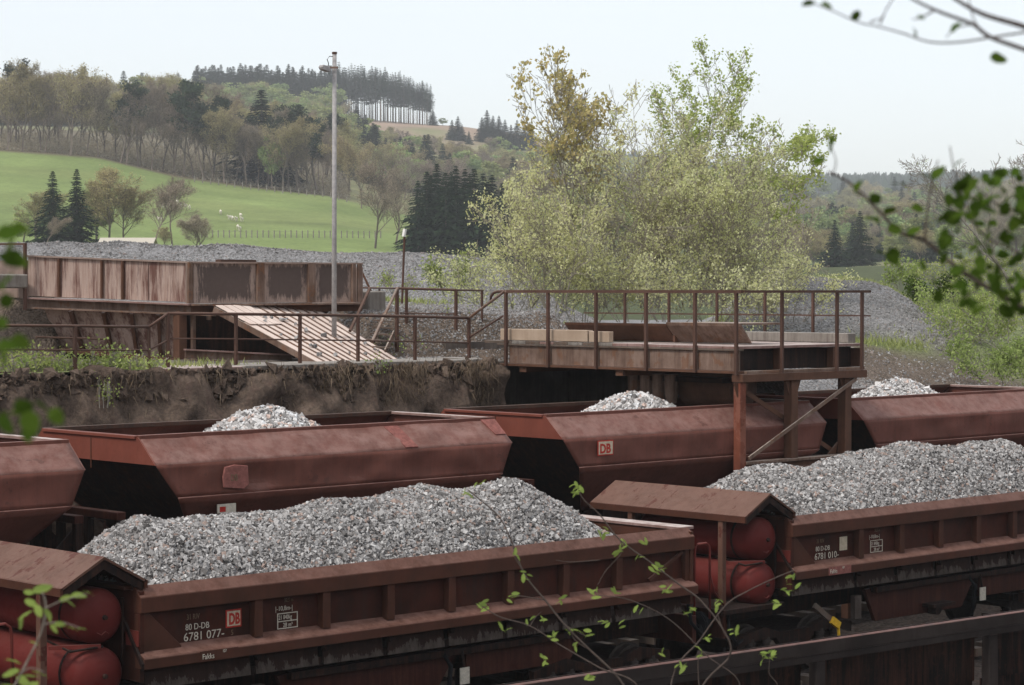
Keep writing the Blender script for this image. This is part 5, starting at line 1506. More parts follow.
# F: middle slopes
GF = 'trees on the middle slope below the clearing'
LF = {'leaf': 'pale green leafing tree on the middle slope', 'bud': 'olive budding tree on the middle slope', 'bare': 'greyish bare tree on the middle slope', 'spr': 'dark spruce on the middle slope'}
def slope_patch(n, px0, px1, d0, d1, kinds, hm, lab, group, skip=None):
    for i in range(n):
        px = tr_rng.uniform(px0, px1); d = tr_rng.uniform(d0, d1)
        if skip and skip(px, d): continue
        kd = tr_rng.choice(kinds); hh = hm * tr_rng.uniform(0.75, 1.15) * (1.15 if kd == 'spr' else 1)
        far_tree(kd, px, d, hh * F / d, lab[kd] + ', ' + ('lower ' if d < (d0 + d1) / 2 else 'upper ') + ('left part' if px < (px0 * 2 + px1) / 3 else ('middle part' if px < (px0 + px1 * 2) / 3 else 'right part')), group, 1.45 if kd != 'spr' else 1.1)
slope_patch(95, 335, 800, 600, 800, ['leaf', 'bud', 'bud', 'bare', 'bare', 'spr'], 13, LF, GF)
slope_patch(85, 335, 760, 780, 890, ['leaf', 'leaf', 'bud', 'bud', 'bare'], 11, LF, GF)
slope_patch(26, 360, 440, 690, 760, ['spr'], 15, LF, GF)
slope_patch(14, 345, 372, 800, 880, ['spr', 'leaf'], 15, LF, GF)
# far hill forest on the left: fresh green below, spruce above
GG = 'trees of the far forest below the spruce ridge'
LG = {'leaf': 'pale green tree of the far forest under the ridge', 'bud': 'olive tree of the far forest under the ridge', 'bare': 'grey tree of the far forest under the ridge', 'spr': 'bluish spruce of the far forest under the ridge'}
slope_patch(90, 100, 345, 860, 1080, ['leaf', 'leaf', 'leaf', 'bud'], 16, LG, GG)
slope_patch(50, -20, 200, 980, 1100, ['leaf', 'bud', 'spr'], 19, LG, GG)
GH = 'spruces on the skyline ridge'
for i in range(84):
    px = 196 + i * 1.7 + tr_rng.uniform(-1, 1)
    far_tree('spr', px, 1085 + tr_rng.uniform(0, 50), tr_rng.uniform(42, 52), 'dark spruce in the closed row on the skyline ridge', GH, 1.0)
for i in range(24):
    far_tree('spr', 196 + i * 6, 1060 + tr_rng.uniform(0, 10), tr_rng.uniform(36, 42), 'dark spruce in the closed row on the skyline ridge', GH, 1.1)
GK = 'tall bare-stemmed spruces on the hilltop'
for i in range(62):
    px = 336 + i * 1.56 + tr_rng.uniform(-0.8, 0.8)
    tp = float(np.interp(px, [336, 360, 400, 432], [52, 53, 49, 40]))
    far_tree('hill', px, 1090 + tr_rng.uniform(0, 55), tp * tr_rng.uniform(0.92, 1.04), 'tall spruce with bare stem in the hilltop stand right of the lamp pole', GK, 0.9)
far_tree('spr', 433, 1085, 16, 'small lone spruce at the right end of the hilltop stand', None, 1.3)
far_tree('leaf', 443, 1085, 8, 'tiny green bush on the clearing beside the hilltop stand', None, 1.8)
GL = 'small spruces on the bare clearing'
for px, hp in ((452, 18), (458, 22), (462, 15), (469, 12), (482, 22), (487, 26), (493, 24), (499, 27), (505, 24), (511, 22), (517, 26), (524, 22), (530, 20)):
    far_tree('spr', px, 1000 + tr_rng.uniform(-20, 20), hp * 1.1, 'small spruce growing on the bare hilltop clearing', GL, 1.2)
# right side valley
GR = 'trees in the hazy valley at right'

LR_ = {'leaf': 'pale green tree in the hazy valley at right', 'bud': 'olive tree in the hazy valley at right', 'bare': 'grey tree in the hazy valley at right', 'spr': 'dark spruce in the hazy valley at right'}
slope_patch(34, 520, 760, 400, 600, ['leaf', 'bud', 'bud'], 9, LR_, GR)
slope_patch(60, 760, 1100, 380, 560, ['leaf', 'leaf', 'bud', 'bare', 'spr'], 7.5, LR_, GR)
slope_patch(50, 760, 1100, 560, 900, ['leaf', 'leaf', 'bud', 'spr'], 12, LR_, GR)
slope_patch(60, 740, 1060, 900, 1150, ['leaf', 'leaf', 'bud', 'bud', 'spr'], 17, LR_, GR)
slope_patch(46, 740, 1060, 1200, 1450, ['leaf', 'bud', 'spr', 'spr'], 20, LR_, GR)
slope_patch(28, 780, 860, 560, 650, ['leaf', 'leaf', 'bud'], 11, LR_, GR)
for i in range(30):
    px = 826 + tr_rng.uniform(0, 52); 
    far_tree('spr', px, 640 + tr_rng.uniform(0, 60), float(np.interp(px, [826, 845, 878], [48, 46, 22])), LR_['spr'], GR, 1.15)
# skyline of the far right ridge: too many and too hazy to count
def ridge_wood():
    rng = np.random.default_rng(5); n = 2600
    px = rng.uniform(-60, 1100, n); d = rng.uniform(1900, 2600, n)
    px = np.where(px < 560, px + 560 * rng.uniform(0.9, 1.1, n) * 0.8, px)
    z = far_h(px, d); X = (px - CX) / F * d
    H = rng.uniform(16, 26, n); R = rng.uniform(4, 7, n)
    k = 6; th = np.arange(k) * 2 * pi / k
    prof = [(0.0, 0.6), (0.3, 1.0), (0.7, 0.55), (1.0, 0.04)]
    V = []
    for t, r in prof:
        jit = rng.uniform(0.75, 1.25, (n, k))
        x = (X[:, None] + np.cos(th) * R[:, None] * r * jit); y = (d[:, None] + np.sin(th) * R[:, None] * r * jit)
        V.append(np.stack([RX * x + VX * y, RY * x + VY * y, np.broadcast_to(z[:, None] + H[:, None] * t, x.shape)], -1))
    V = np.stack(V, 1); m = len(prof)
    i = np.arange(k); j = (i + 1) % k
    f = np.concatenate([np.stack([i + a * k, j + a * k, j + (a + 1) * k, i + (a + 1) * k], -1) for a in range(m - 1)])
    Fc = (f[None] + (np.arange(n) * k * m)[:, None, None]).reshape(-1, 4)
    return npmesh('ridge_wood', V.reshape(-1, 3), Fc)
o = link('ridge_forest', ridge_wood(), SPRUCEF)
tag(o, 'distant spruce forest along the hazy right-hand ridge', 'forest', kind='stuff')

# ------------------------------------------------------------------ sheep, meadow fence, farm roof
def sheep_mesh():
    bm = bmesh.new()
    rings = [(-0.62, 0.02, 0.72), (-0.58, 0.2, 0.72), (-0.4, 0.29, 0.70), (0.0, 0.31, 0.68), (0.32, 0.27, 0.72), (0.45, 0.17, 0.84), (0.55, 0.12, 0.98), (0.66, 0.13, 1.02), (0.80, 0.08, 0.92), (0.86, 0.03, 0.88)]
    prev = None
    for x, r, z in rings:
        cur = [bm.verts.new((x, cos(2 * pi * k / 10) * r * 0.85, z + sin(2 * pi * k / 10) * r)) for k in range(10)]
        if prev:
            for k in range(10): bm.faces.new((prev[k], prev[(k + 1) % 10], cur[(k + 1) % 10], cur[k]))
        else: bm.faces.new(cur[::-1])
        prev = cur
    bm.faces.new(prev)
    for sx, sy in ((-0.4, -0.14), (-0.4, 0.14), (0.3, -0.14), (0.3, 0.14)):
        pv = None
        for z, r in ((0.6, 0.10), (0.38, 0.055), (0.0, 0.04)):
            cur = [bm.verts.new((sx + cos(2 * pi * k / 6) * r + (0.03 if z == 0.38 and sx < 0 else 0), sy + sin(2 * pi * k / 6) * r, z)) for k in range(6)]
            if pv:
                for k in range(6): bm.faces.new((pv[k], pv[(k + 1) % 6], cur[(k + 1) % 6], cur[k]))
            pv = cur
        bm.faces.new(pv)
    bmesh.ops.recalc_face_normals(bm, faces=bm.faces)
    me = bpy.data.meshes.new('sheep'); bm.to_mesh(me); bm.free()
    for p in me.polygons: p.use_smooth = True
    return me
SHM = sheep_mesh(); WOOL = plain('wool', (0.72, 0.66, 0.56), 0.95, 0.15, 5, 0)
def d_on_slope(px, py):
    ds = np.linspace(300, 499, 300)
    z = far_h(np.full(300, float(px)), ds); zz = np.array([zpy(py, d) for d in ds])
    return float(ds[np.argmin(np.abs(z - zz))])
for i, (px, py, a, l) in enumerate([(163, 208.5, 0, 0), (168, 208, 2.2, 0), (174, 208.5, 3.0, 0), (178, 204.5, 0.5, 0), (181, 207.8, 0.2, 0), (186, 208.5, 2.8, 0), (190, 210, 3.3, 0), (160, 222, 1.0, 0), (221, 214.5, 0.3, 1), (230, 220, 2.5, 1), (233, 221, 0.2, 1), (236.5, 221.5, 3.0, 1), (241, 218, 0.4, 1), (242, 222, 2.9, 1), (238, 229.5, 0.1, 1), (240, 231.5, 3.0, 1), (129, 217.5, 0.4, 0)]):
    s = link('sheep', SHM, WOOL); s.location = far_point(px, d_on_slope(px, py), 0.0); s.rotation_euler = (0, 0, a + pi / 4); s.scale = (0.85,) * 3
    tag(s, 'white sheep grazing among the bare trees on the meadow' if not l else 'white sheep on the open meadow left of the lamp pole', 'sheep', 'sheep behind the bare trees' if not l else 'sheep on the open meadow')
FE = empty('meadow_fence', tuple(far_point(290, d_on_slope(290, 238))), 0, 'thin wire and post fence crossing the lower meadow', 'fence')
of = FE.location.copy(); prev = None
for k in range(34):
    px = 196 + k * 5.6; d = d_on_slope(px, 237.5 + (px - 196) * 0.004)
    b = far_point(px, d) - of
    MB().bar(b, b + Vector((0, 0, 1.25)), 0.14).build('post', BARKG, FE)
    if prev is not None: MB().bar(prev + Vector((0, 0, 1.0)), b + Vector((0, 0, 1.0)), 0.03).build('wire', BARKG, FE)
    prev = b
FE2 = empty('meadow_fence', tuple(far_point(225, 497)), 0, 'post fence at the top of the meadow below the wood', 'fence')
of = FE2.location.copy()
for k in range(20):
    px = 195 + k * 8.0; b = far_point(px, 492) - of
    MB().bar(b, b + Vector((0, 0, 1.4)), 0.17).build('post', BARKG, FE2)
RF = empty('farm_shed', tuple(pd(128, 246, 285)), 0, 'low shed with bright white roof behind the stone ridge', 'shed')
MB().box(-3.2, 3.2, -1.5, 1.5, -1.5, 0.25).build('wall', M['concrete'], RF)
MB().prism([(-1.7, 0.26), (0, 0.95), (1.7, 0.26), (1.7, 0.34), (0, 1.05), (-1.7, 0.34)], -3.5, 3.5).build('roof', M['letter'], RF)
RF.rotation_euler = (0, 0, AZ - pi / 2)

# ------------------------------------------------------------------ near trees behind the platform
def near_tree(name, label, px, py, d, hpx, seed, barkm, leafm, stems, r0, leaf_n, leaf, nch, lenf, ang, start, trop=0.1, wob=0.12, spread=0.3, jitter=0.10, group=None, aspect=0.6, tmin=0.0, levels=3, wide=1.0):
    rng = np.random.default_rng(seed)
    H = hpx * d / F
    S, T = grow_tree(rng, H, r0, levels, stems, nch, lenf, ang, start, trop, wob, 0.03, spread)
    S[:, 6:8] = np.maximum(S[:, 6:8], 0.006)
    zmax = S[:, 5].max(); k = H / zmax
    S[:, [0, 1, 3, 4]] *= wide * k ** 0.5; S[:, [2, 5]] *= k; T = T * np.array([wide * k ** 0.5, wide * k ** 0.5, k])
    V, Fc = frusta(S, 5); tr = npmesh('trunk', V, Fc)
    ok = T[T[:, 2] > tmin * H]
    nc = max(40, leaf_n // 11)
    cl = ok[rng.integers(0, len(ok), nc)]
    P = cl[rng.integers(0, nc, leaf_n)] + rng.normal(0, jitter * 0.75, (leaf_n, 3))
    V, Fc = leaf_quads(P, leaf, rng, aspect)
    return tree_thing(name, (tr, npmesh('crown', V, Fc)), (barkm, leafm), pd(px, py, d), label, 'tree', group)
near_tree('maple_tree', 'tall slim tree with bronze-yellow young leaves', 600, 306, 60, 260, 201, BARKG, BRONZE, 2, 0.045, 3300, 0.105, (17, 7, 4), (0.50, 0.48, 0.45), (0.65, 0.8, 0.8), 0.38, 0.14, 0.07, 0.06, 0.10, aspect=0.8, tmin=0.42)
near_tree('birch_tree', 'tall light tree with fresh green leaves, right of the bronze one', 708, 306, 63, 262, 202, BARK, BIRCHL, 3, 0.04, 8200, 0.085, (14, 7, 4), (0.38, 0.5, 0.45), (0.7, 0.8, 0.8), 0.3, 0.08, 0.09, 0.16, 0.12, tmin=0.3, aspect=0.7, wide=1.0)
near_tree('birch_tree', 'lower green-leaved tree at the right flank of the tall trees', 752, 306, 62, 215, 203, BARK, BIRCHL, 2, 0.04, 4200, 0.085, (13, 6, 4), (0.32, 0.45, 0.45), (0.75, 0.8, 0.8), 0.35, 0.05, 0.1, 0.12, 0.10, tmin=0.3, aspect=0.7)
GW = 'many-stemmed willows behind the platform'
for i, (px, d, hp, n, sd, st, lab) in enumerate([(555, 57, 155, 5600, 211, 6, 'many-stemmed willow with pale buds at the left of the thicket'),
        (610, 59, 175, 5200, 212, 6, 'pale-budded willow under the bronze-leaved tree'),
        (648, 60, 225, 6200, 213, 7, 'tall pale willow in the middle of the thicket'),
        (688, 58, 205, 6400, 214, 7, 'dense pale willow below the fresh green birch'),
        (730, 58, 165, 5600, 215, 6, 'wide pale willow at the right of the thicket'),
        (522, 60, 138, 4200, 217, 5, 'outermost left willow leaning over the stone ridge'),
        (758, 60, 125, 3600, 216, 5, 'low pale willow at the right end of the thicket')]):
    near_tree('willow_tree', lab, px, 308, d, hp, sd, BARK, WILLOW, st, 0.024, n, 0.075, (10, 6, 3), (0.44, 0.5, 0.45), (0.75, 0.75, 0.8), 0.03, 0.08, 0.13, 0.55, 0.13, aspect=0.6, levels=3)
def fill_bushes():
    k = 0
    for px, d, hp, w, lab in [(500, 59, 70, 1.0, 'pale low bush at the left foot of the thicket'), (545, 57.5, 84, 1.0, 'pale low bush behind the end of the stair rail'), (585, 58, 70, 1.1, 'pale low bush at the foot of the bronze-leaved tree'),
        (632, 57, 84, 1.1, 'pale low bush under the middle willows, behind the flaps'), (672, 57, 64, 1.1, 'short pale bush behind the short steel flap'), (712, 57.5, 80, 1.1, 'pale low bush under the light green tree'), (752, 57, 72, 1.2, 'pale low bush behind the right part of the deck'), (790, 59, 56, 1.1, 'pale low bush where the thicket meets the stone pile')]:
        bush(lab, px, 322, d, hp + 8, 600 + k, WILLOW, 2300, 0.07, w, 'low bushes of the thicket', stems=9); k += 1
near_tree('bare_tree', 'dark leafless branches leaning right from the thicket', 778, 312, 61, 112, 221, BARK, WILLOW, 3, 0.05, 160, 0.05, (7, 5, 3), (0.5, 0.5, 0.45), (0.7, 0.75, 0.8), 0.2, 0.02, 0.12, 0.75, 0.08)
near_tree('bare_tree', 'fine leafless tree at the far right edge', 1028, 312, 66, 175, 222, BARKG, BUSHL, 2, 0.06, 350, 0.05, (12, 8, 6), (0.45, 0.5, 0.45), (0.7, 0.75, 0.8), 0.25, 0.06, 0.12, 0.25, 0.08)

def bush(label, px, py, d, hpx, seed, leafm, n, leaf=0.07, wide=1.0, group=None, stems=7, name='bush', barkm=None):
    rng = np.random.default_rng(seed); H = hpx * d / F
    S, T = grow_tree(rng, H, 0.012, 2, stems, (7, 4), (0.45, 0.45), (0.7, 0.8), 0.12, 0.08, 0.14, 0.05, 0.9)
    S[:, 6:8] = np.maximum(S[:, 6:8], 0.005)
    k = H / S[:, 5].max(); S[:, 0:6] *= k; T = T * k
    S[:, [0, 1, 3, 4]] *= wide; T[:, 0:2] *= wide
    S[:, 6:8] = np.minimum(S[:, 6:8], 0.004 + 0.012 * H)
    V, Fc = frusta(S, 4); tr = npmesh('stems', V, Fc)
    P = T[rng.integers(0, len(T), n)] + rng.normal(0, 0.09, (n, 3))
    V, Fc = leaf_quads(P, leaf, rng, 0.65)
    return tree_thing(name, (tr, npmesh('leaves', V, Fc)), (barkm or BARKG, leafm), pd(px, py, d), label, 'bush', group, parts=('stems', 'leaves'))
bush('small yellow-green bush on the stony ground, left of the thicket', 452, 296, 60, 44, 301, BUSHL, 900, 0.08, 0.7)
bush('tiny green bush beside the leaning post', 396, 292, 61, 22, 302, BUSHL, 260, 0.07)
bush('bushy yellow-green shrub on the crest of the right stone pile', 905, 290, 79, 32, 303, BUSHL, 900, 0.10, 0.8)
fill_bushes()
GB = 'green bushes on the right bank'
for i, (px, py, d, hp, n, w, lab, mt) in enumerate([(930, 308, 70, 36, 2600, 1.2, 'dark green bush at the right foot of the stone pile', FRONT),
     (955, 330, 64, 48, 2600, 1.2, 'fresh green bush left of the right bank, below the leafy branch', BUSHL), (985, 345, 60, 56, 2400, 1.2, 'thin twiggy green bush on the right bank', BUSHL),
     (1015, 352, 58, 70, 2400, 1.3, 'tall twiggy bush at the right edge of the bank', BUSHL), (975, 372, 55, 34, 2600, 1.6, 'low leafy bush at the foot of the right bank', BUSHL),
     (1005, 385, 53, 34, 2400, 1.5, 'low leafy bush at the right edge above the last hopper wagon', BUSHL), (950, 290, 80, 34, 1400, 1.6, 'hazier bush behind the stone pile at right', BUSHL), (1000, 300, 78, 48, 1500, 1.4, 'upright bush farther back at the right edge', BUSHL), (1040, 330, 62, 90, 1600, 1.2, 'tall bush just entering from the right edge', BUSHL)]):
    bush(lab, px, py, d, hp, 310 + i, mt, n, 0.075, w, GB)
GV = 'weeds on the top of the bank'
for i, (px, v, hp, n, lab) in enumerate([(20, 35.7, 26, 320, 'weed clump at the far left of the bank top'), (45, 35.5, 24, 380, 'leafy weed clump left of the stout handrail post'), (70, 35.6, 26, 420, 'bright weed clump at the stout handrail post'), (95, 35.9, 36, 520, 'tallest weed clump below the hopper flank'), (122, 35.6, 28, 420, 'leafy weed clump in front of the hopper bottom'), (140, 35.5, 20, 240, 'small weed clump beside the walkway slab'), (34, 36.4, 34, 360, 'weed clump farther back under the left rail'), (0, 35.6, 26, 300, 'weed clump cut by the left edge')]):
    p = onv(px, 374, v)
    bush(lab, px, 380, p.x * VX + p.y * VY, hp, 330 + i, BUSHL, n, 0.065, 1.0, GV, name='weed_clump')
bush('trailing green weed hanging down the bank face', 104, 408, onv(104, 400, 34.7).x * VX + 34.7 * VY, 30, 345, BUSHL, 120, 0.05, 0.25, GV, name='weed_clump')
for i, (px, py, v, hp, lab) in enumerate([(365, 372, 35.0, 14, 'tiny weed at the corner of the ribbed sheet'), (400, 352, 37.2, 16, 'small dark green weed beside the stair foot'), (452, 330, 38.2, 22, 'weeds on the earth step below the upper handrail'), (362, 330, 40, 20, 'weeds behind the stair by the concrete block')]):
    p = onv(px, py, v)
    bush(lab, px, py, p.x * VX + p.y * VY, hp, 350 + i, BUSHL, 120, 0.05, 0.9, name='weed_clump')

# grass and dry grass: uncountable
def blades(P, h, rng, lean=0.35, w=0.012, down=False):
    n = len(P)
    d = rng.normal(0, lean, (n, 3)); d[:, 2] = -1 if down else 1
    hh = h * rng.uniform(0.5, 1.3, n)
    a = rng.uniform(0, 2 * pi, n); s = np.stack([np.cos(a), np.sin(a), np.zeros(n)], -1) * w
    tip = P + d * hh[:, None]; mid = P + d * hh[:, None] * 0.5 + np.array([0, 0, 0.06]) * hh[:, None]
    V = np.stack([P - s, P + s, mid + s * 0.7, tip, mid - s * 0.7], 1)
    i = np.arange(n)[:, None] * 5
    Fc = np.concatenate([np.concatenate([i, i + 1, i + 2, i + 4], 1), np.concatenate([i + 4, i + 2, i + 3, i + 3], 1)])
    return V.reshape(-1, 3), Fc
def tri_blades(P, h, rng, lean=0.35, w=0.012, down=False):
    n = len(P); d = rng.normal(0, lean, (n, 3)); d[:, 2] = -1 if down else 1
    hh = h * rng.uniform(0.5, 1.3, n); a = rng.uniform(0, 2 * pi, n)
    s = np.stack([np.cos(a), np.sin(a), np.zeros(n)], -1) * w
    V = np.stack([P - s, P + s, P + d * hh[:, None]], 1)
    return V.reshape(-1, 3), np.arange(n * 3).reshape(-1, 3)
rg = np.random.default_rng(88)
c = np.stack([rg.uniform(22, 75, 260000), rg.uniform(35.2, 75, 260000)], -1)
g = grassy(c[:, 0], c[:, 1]); px_, d_ = pxd(c[:, 0], c[:, 1])
keep = (rg.uniform(0, 1, len(c)) < g * 0.9) & (px_ > -20) & (px_ < 1060)
c = c[keep][:42000]
P = np.concatenate([c, terr_h(c[:, 0], c[:, 1])[:, None]], 1)
V, Fc = tri_blades(P, 0.16, rg, 0.4, 0.02)
o = link('grass', npmesh('grass', V, Fc), GRASSM); tag(o, 'short fresh grass growing over the stony terrace', 'grass', kind='stuff')
n = 13000
uu = rg.uniform(18, 32.6, n); keep = rg.uniform(0, 1, n) < (0.03 + 0.97 * sstep(-0.1, 0.6, fnoise(uu, uu * 0, 1.0, 91)) * (0.10 + 0.90 * sstep(27, 29, uu)))
uu = uu[keep]; n = len(uu); hang = rg.uniform(0, 1, n) ** 1.6
zz = 5.02 - hang * 1.0
P = np.stack([uu, 34.75 - 0.2 * rg.uniform(0, 1, n) + 0.15 * hang, zz], -1)
V, Fc = tri_blades(P, 0.24, rg, 0.35, 0.008, True)
V2 = V.reshape(-1, 3, 3); V2[:, 2, 1] -= 0.05
up = rg.uniform(0, 1, n) < 0.25
V2[up, 2, 2] = V2[up, 0, 2] + rg.uniform(0.05, 0.22, up.sum())
o = link('dry_grass', npmesh('dry_grass', V2.reshape(-1, 3), Fc), DRYM); tag(o, 'dry grass and roots hanging over the edge of the bank', 'dry grass', kind='stuff')

rgc = np.random.default_rng(71); n = 5200
uc = rgc.uniform(15, 32.6, n); tc_ = rgc.uniform(0, 1, n) ** 1.4
Pc = np.stack([uc, 34.86 + 0.30 * fnoise(uc, 5.0 - tc_ * 2.2, 1.3, 21) - 0.05, 5.0 - tc_ * 2.2], -1)
o = link('clods', stones_mesh('clods', Pc, 0.042 * np.exp(rgc.normal(0, 0.5, n)), rgc, True), M['earth']); tag(o, 'earth clods and stones sticking out of the bank face', 'clods', kind='stuff')
# loose stones over the terrace, the ridge and the pile
def scatter(name, label, n, u0, u1, v0, v1, size, seed, mat, dmax, cond=None, low=True):
    rng = np.random.default_rng(seed)
    c = np.stack([rng.uniform(u0, u1, n), rng.uniform(v0, v1, n)], -1)
    px, d = pxd(c[:, 0], c[:, 1])
    k = (px > -30) & (px < 1060) & (d < dmax) & (rng.uniform(0, 1, n) > grassy(c[:, 0], c[:, 1]) * 0.97 + 0.75 * (px > 805) * (d > 54.5) * (d < 59))
    if cond is not None: k &= cond(c[:, 0], c[:, 1], px, d)
    c = c[k]
    P = np.concatenate([c, terr_h(c[:, 0], c[:, 1])[:, None] + size * 0.15], 1)
    o = link(name, stones_mesh(name, P, size * np.exp(rng.normal(0, 0.3, len(P))), rng, low), mat)
    tag(o, label, 'gravel', kind='stuff'); return len(P)
c1 = scatter('gravel', 'grey crushed stone covering the long ridge behind the hopper', 900000, 5, 80, 36, 80, 0.022, 401, M['stone_far'], 76, lambda x, y, px, d: (d > 66) & (px < 600))
c2 = scatter('gravel', 'grey crushed stone of the pile and slope right of the platform', 420000, 36.7, 85, 31.0, 75, 0.024, 402, M['stone_far'], 76, lambda x, y, px, d: (px > 690))
c3 = scatter('gravel', 'stones and clods on the earth step beside the platform', 30000, 30, 40, 36.0, 44, 0.018, 403, M['stone_far'], 60, lambda x, y, px, d: (px < 640))
c4 = scatter('gravel', 'pale loose stones behind the upper handrail', 60000, 30, 60, 38.0, 66, 0.045, 404, M['stone_pale'], 67, lambda x, y, px, d: (np.hypot((px - 440) / 60.0, (d - 63) / 3.5) < 1))
print('stones', c1, c2, c3, c4)

# ------------------------------------------------------------------ twigs and leaves close to the camera
def leaf_mesh(seed, rnd=0.8, w=0.8):
    """rounded leaf, length 1, folded and curled, midrib along x"""
    rng = random.Random(seed); V = []; n = 7
    for i in range(n + 1):
        t = i / n; hw = w / 2 * (math.sin(pi * min(1, t ** rnd)) ** 0.75 if 0 < t < 1 else 0.0)
        z = -0.28 * t * t + 0.05 * rng.uniform(-1, 1)
        for s in (-1, -0.5, 0, 0.5, 1): V.append((t, hw * s, z + 0.10 * abs(s) * hw * 2 + 0.02 * rng.uniform(-1, 1)))
    Fs = [(i * 5 + k, i * 5 + k + 1, (i + 1) * 5 + k + 1, (i + 1) * 5 + k) for i in range(n) for k in range(4)]
    me = bpy.data.meshes.new('leaf'); me.from_pydata(V, [], Fs)
    for p in me.polygons: p.use_smooth = True
    return me
LM = [leaf_mesh(k, 0.85, 0.78) for k in range(4)]
LN = [leaf_mesh(10 + k, 0.9, 0.42) for k in range(3)]
for m_ in LM: m_.materials.append(FRONT)
for m_ in LN: m_.materials.append(FRONTL)
def put_leaf(parent, p, size, meshes, rng, direc=None):
    o = bpy.data.objects.new('leaf', rng.choice(meshes)); COL.objects.link(o); o.parent = parent; o.location = p
    o.scale = (size,) * 3
    dv = Vector(direc) if direc is not None else Vector((rng.uniform(-1, 1), rng.uniform(-1, 1), rng.uniform(-0.6, 0.9)))
    qt = dv.normalized().to_track_quat('X', 'Z'); e = qt.to_euler()
    o.rotation_euler = (e.x + rng.uniform(-1.2, 1.2), e.y, e.z)
    return o
def smooth_path(pts, n=6):
    out = []
    for i in range(len(pts) - 1):
        p0, p1, p2, p3 = pts[max(i - 1, 0)], pts[i], pts[i + 1], pts[min(i + 2, len(pts) - 1)]
        for k in range(n):
            t = k / n
            out.append(0.5 * ((2 * p1) + (p2 - p0) * t + (2 * p0 - 5 * p1 + 4 * p2 - p3) * t * t + (3 * p1 - p0 - 3 * p2 + p3) * t ** 3))
    out.append(pts[-1]); return out
TWIG = plain('twig_bark', (0.085, 0.065, 0.055), 0.8, 0.3, 60, 0)
TWIGP = plain('twig_bark_light', (0.20, 0.17, 0.14), 0.8, 0.3, 60, 0)
def near_branch(name, label, d, paths, leaves, seed, bark=TWIG, meshes=LM, cat='branch', group=None, lsize=0.045):
    """paths: [(radius_px, [(px,py,d offset)...])]; leaves: [(px,py,size_px,angle_deg)]"""
    rng = random.Random(seed); o0_ = pd(paths[0][1][0][0], paths[0][1][0][1], d + paths[0][1][0][2])
    B_ = empty(name, o0_, 0, label, cat, group)
    for r, pts in paths:
        P_ = smooth_path([pd(a, b, d + c) - o0_ for a, b, c in pts])
        rr_ = r * d / F
        MB().tube(P_, rr_, 7, rr_ * 0.45).build('twig', bark, B_, smooth=True)
    for a, b, s, ang in leaves:
        dx, dz = cos(radians(ang)), sin(radians(ang))
        dd = rng.uniform(-0.12, 0.12) * d / 5
        dv = Vector((RX * dx, RY * dx, dz)) + Vector((VX, VY, 0)) * rng.uniform(-0.5, 0.5)
        sz = s * d / F
        p_ = pd(a, b, d + dd) - o0_ - dv.normalized() * sz * 0.5
        put_leaf(B_, p_, sz, meshes, rng, dv)
    return B_
# top right
near_branch('branch', 'bare dark twigs with few round leaves crossing the top right corner', 3.4,
    [(3.36, [(1050, 38, 0), (1022, 26, 0), (985, 15, 0), (960, 2, 0), (940, -12, 0)]), (2.66, [(1060, 62, 0), (1020, 48, 0), (990, 37, 0), (972, 24, 0), (945, 14, 0), (922, 4, 0), (900, -8, 0)]),
     (1.26, [(1040, 30, 0.1), (1000, 36, 0.1), (960, 42, 0.1), (930, 42, 0.1), (905, 34, 0.1), (880, 27, 0.1), (858, 22, 0.1), (835, 12, 0.1), (815, 4, 0.1)]), (1.12, [(880, 24, 0.1), (886, 10, 0.1), (896, -6, 0.1)]), (1.12, [(990, 37, 0), (975, 22, 0), (968, -4, 0)]), (1.12, [(935, 10, 0), (920, 18, 0), (912, 19, 0)]), (0.98, [(975, 24, 0), (955, 28, 0), (946, 38, 0)]), (0.98, [(870, 22, 0), (884, 17, 0)])],
    [(808, 3, 14, 20), (827, 5, 13, -10), (856, 15, 13, 80), (915.5, 32, 12, -70), (999, 58, 20, 8), (955, 27, 14, 60), (921, 17, 9, -20)], 1)
# right leafy branch
LV = []
rg2 = random.Random(21)
fixed = [(831, 144, 20, -120), (819, 160, 14, 190), (857, 186, 15, 70), (856, 193, 14, -10), (875, 198, 15, 130), (871, 218, 22, 150), (890, 210, 15, 40), (899, 183, 15, 160), (895, 229, 16, 10), (914, 230, 16, 40), (893, 256, 20, -70), (880, 252, 10, 150), (866, 240, 9, 170), (918, 208, 14, -10), (927, 175, 18, 140), (938, 172, 18, 60), (957, 163, 14, 50), (950, 202, 18, 60), (958, 214, 16, 30), (969, 186, 22, 60), (923, 265, 12, 100), (934, 280, 14, -60), (938, 296, 16, 110)]
LV += fixed
for k in range(160):
    x = rg2.uniform(940, 1035); y = rg2.uniform(170, 315)
    lim = 180 + max(0, (1000 - x)) * 1.0
    if y < lim - 40 or y > 315 - max(0, 975 - x) * 0.9: continue
    LV.append((x, y, rg2.uniform(9, 18), rg2.uniform(0, 360)))
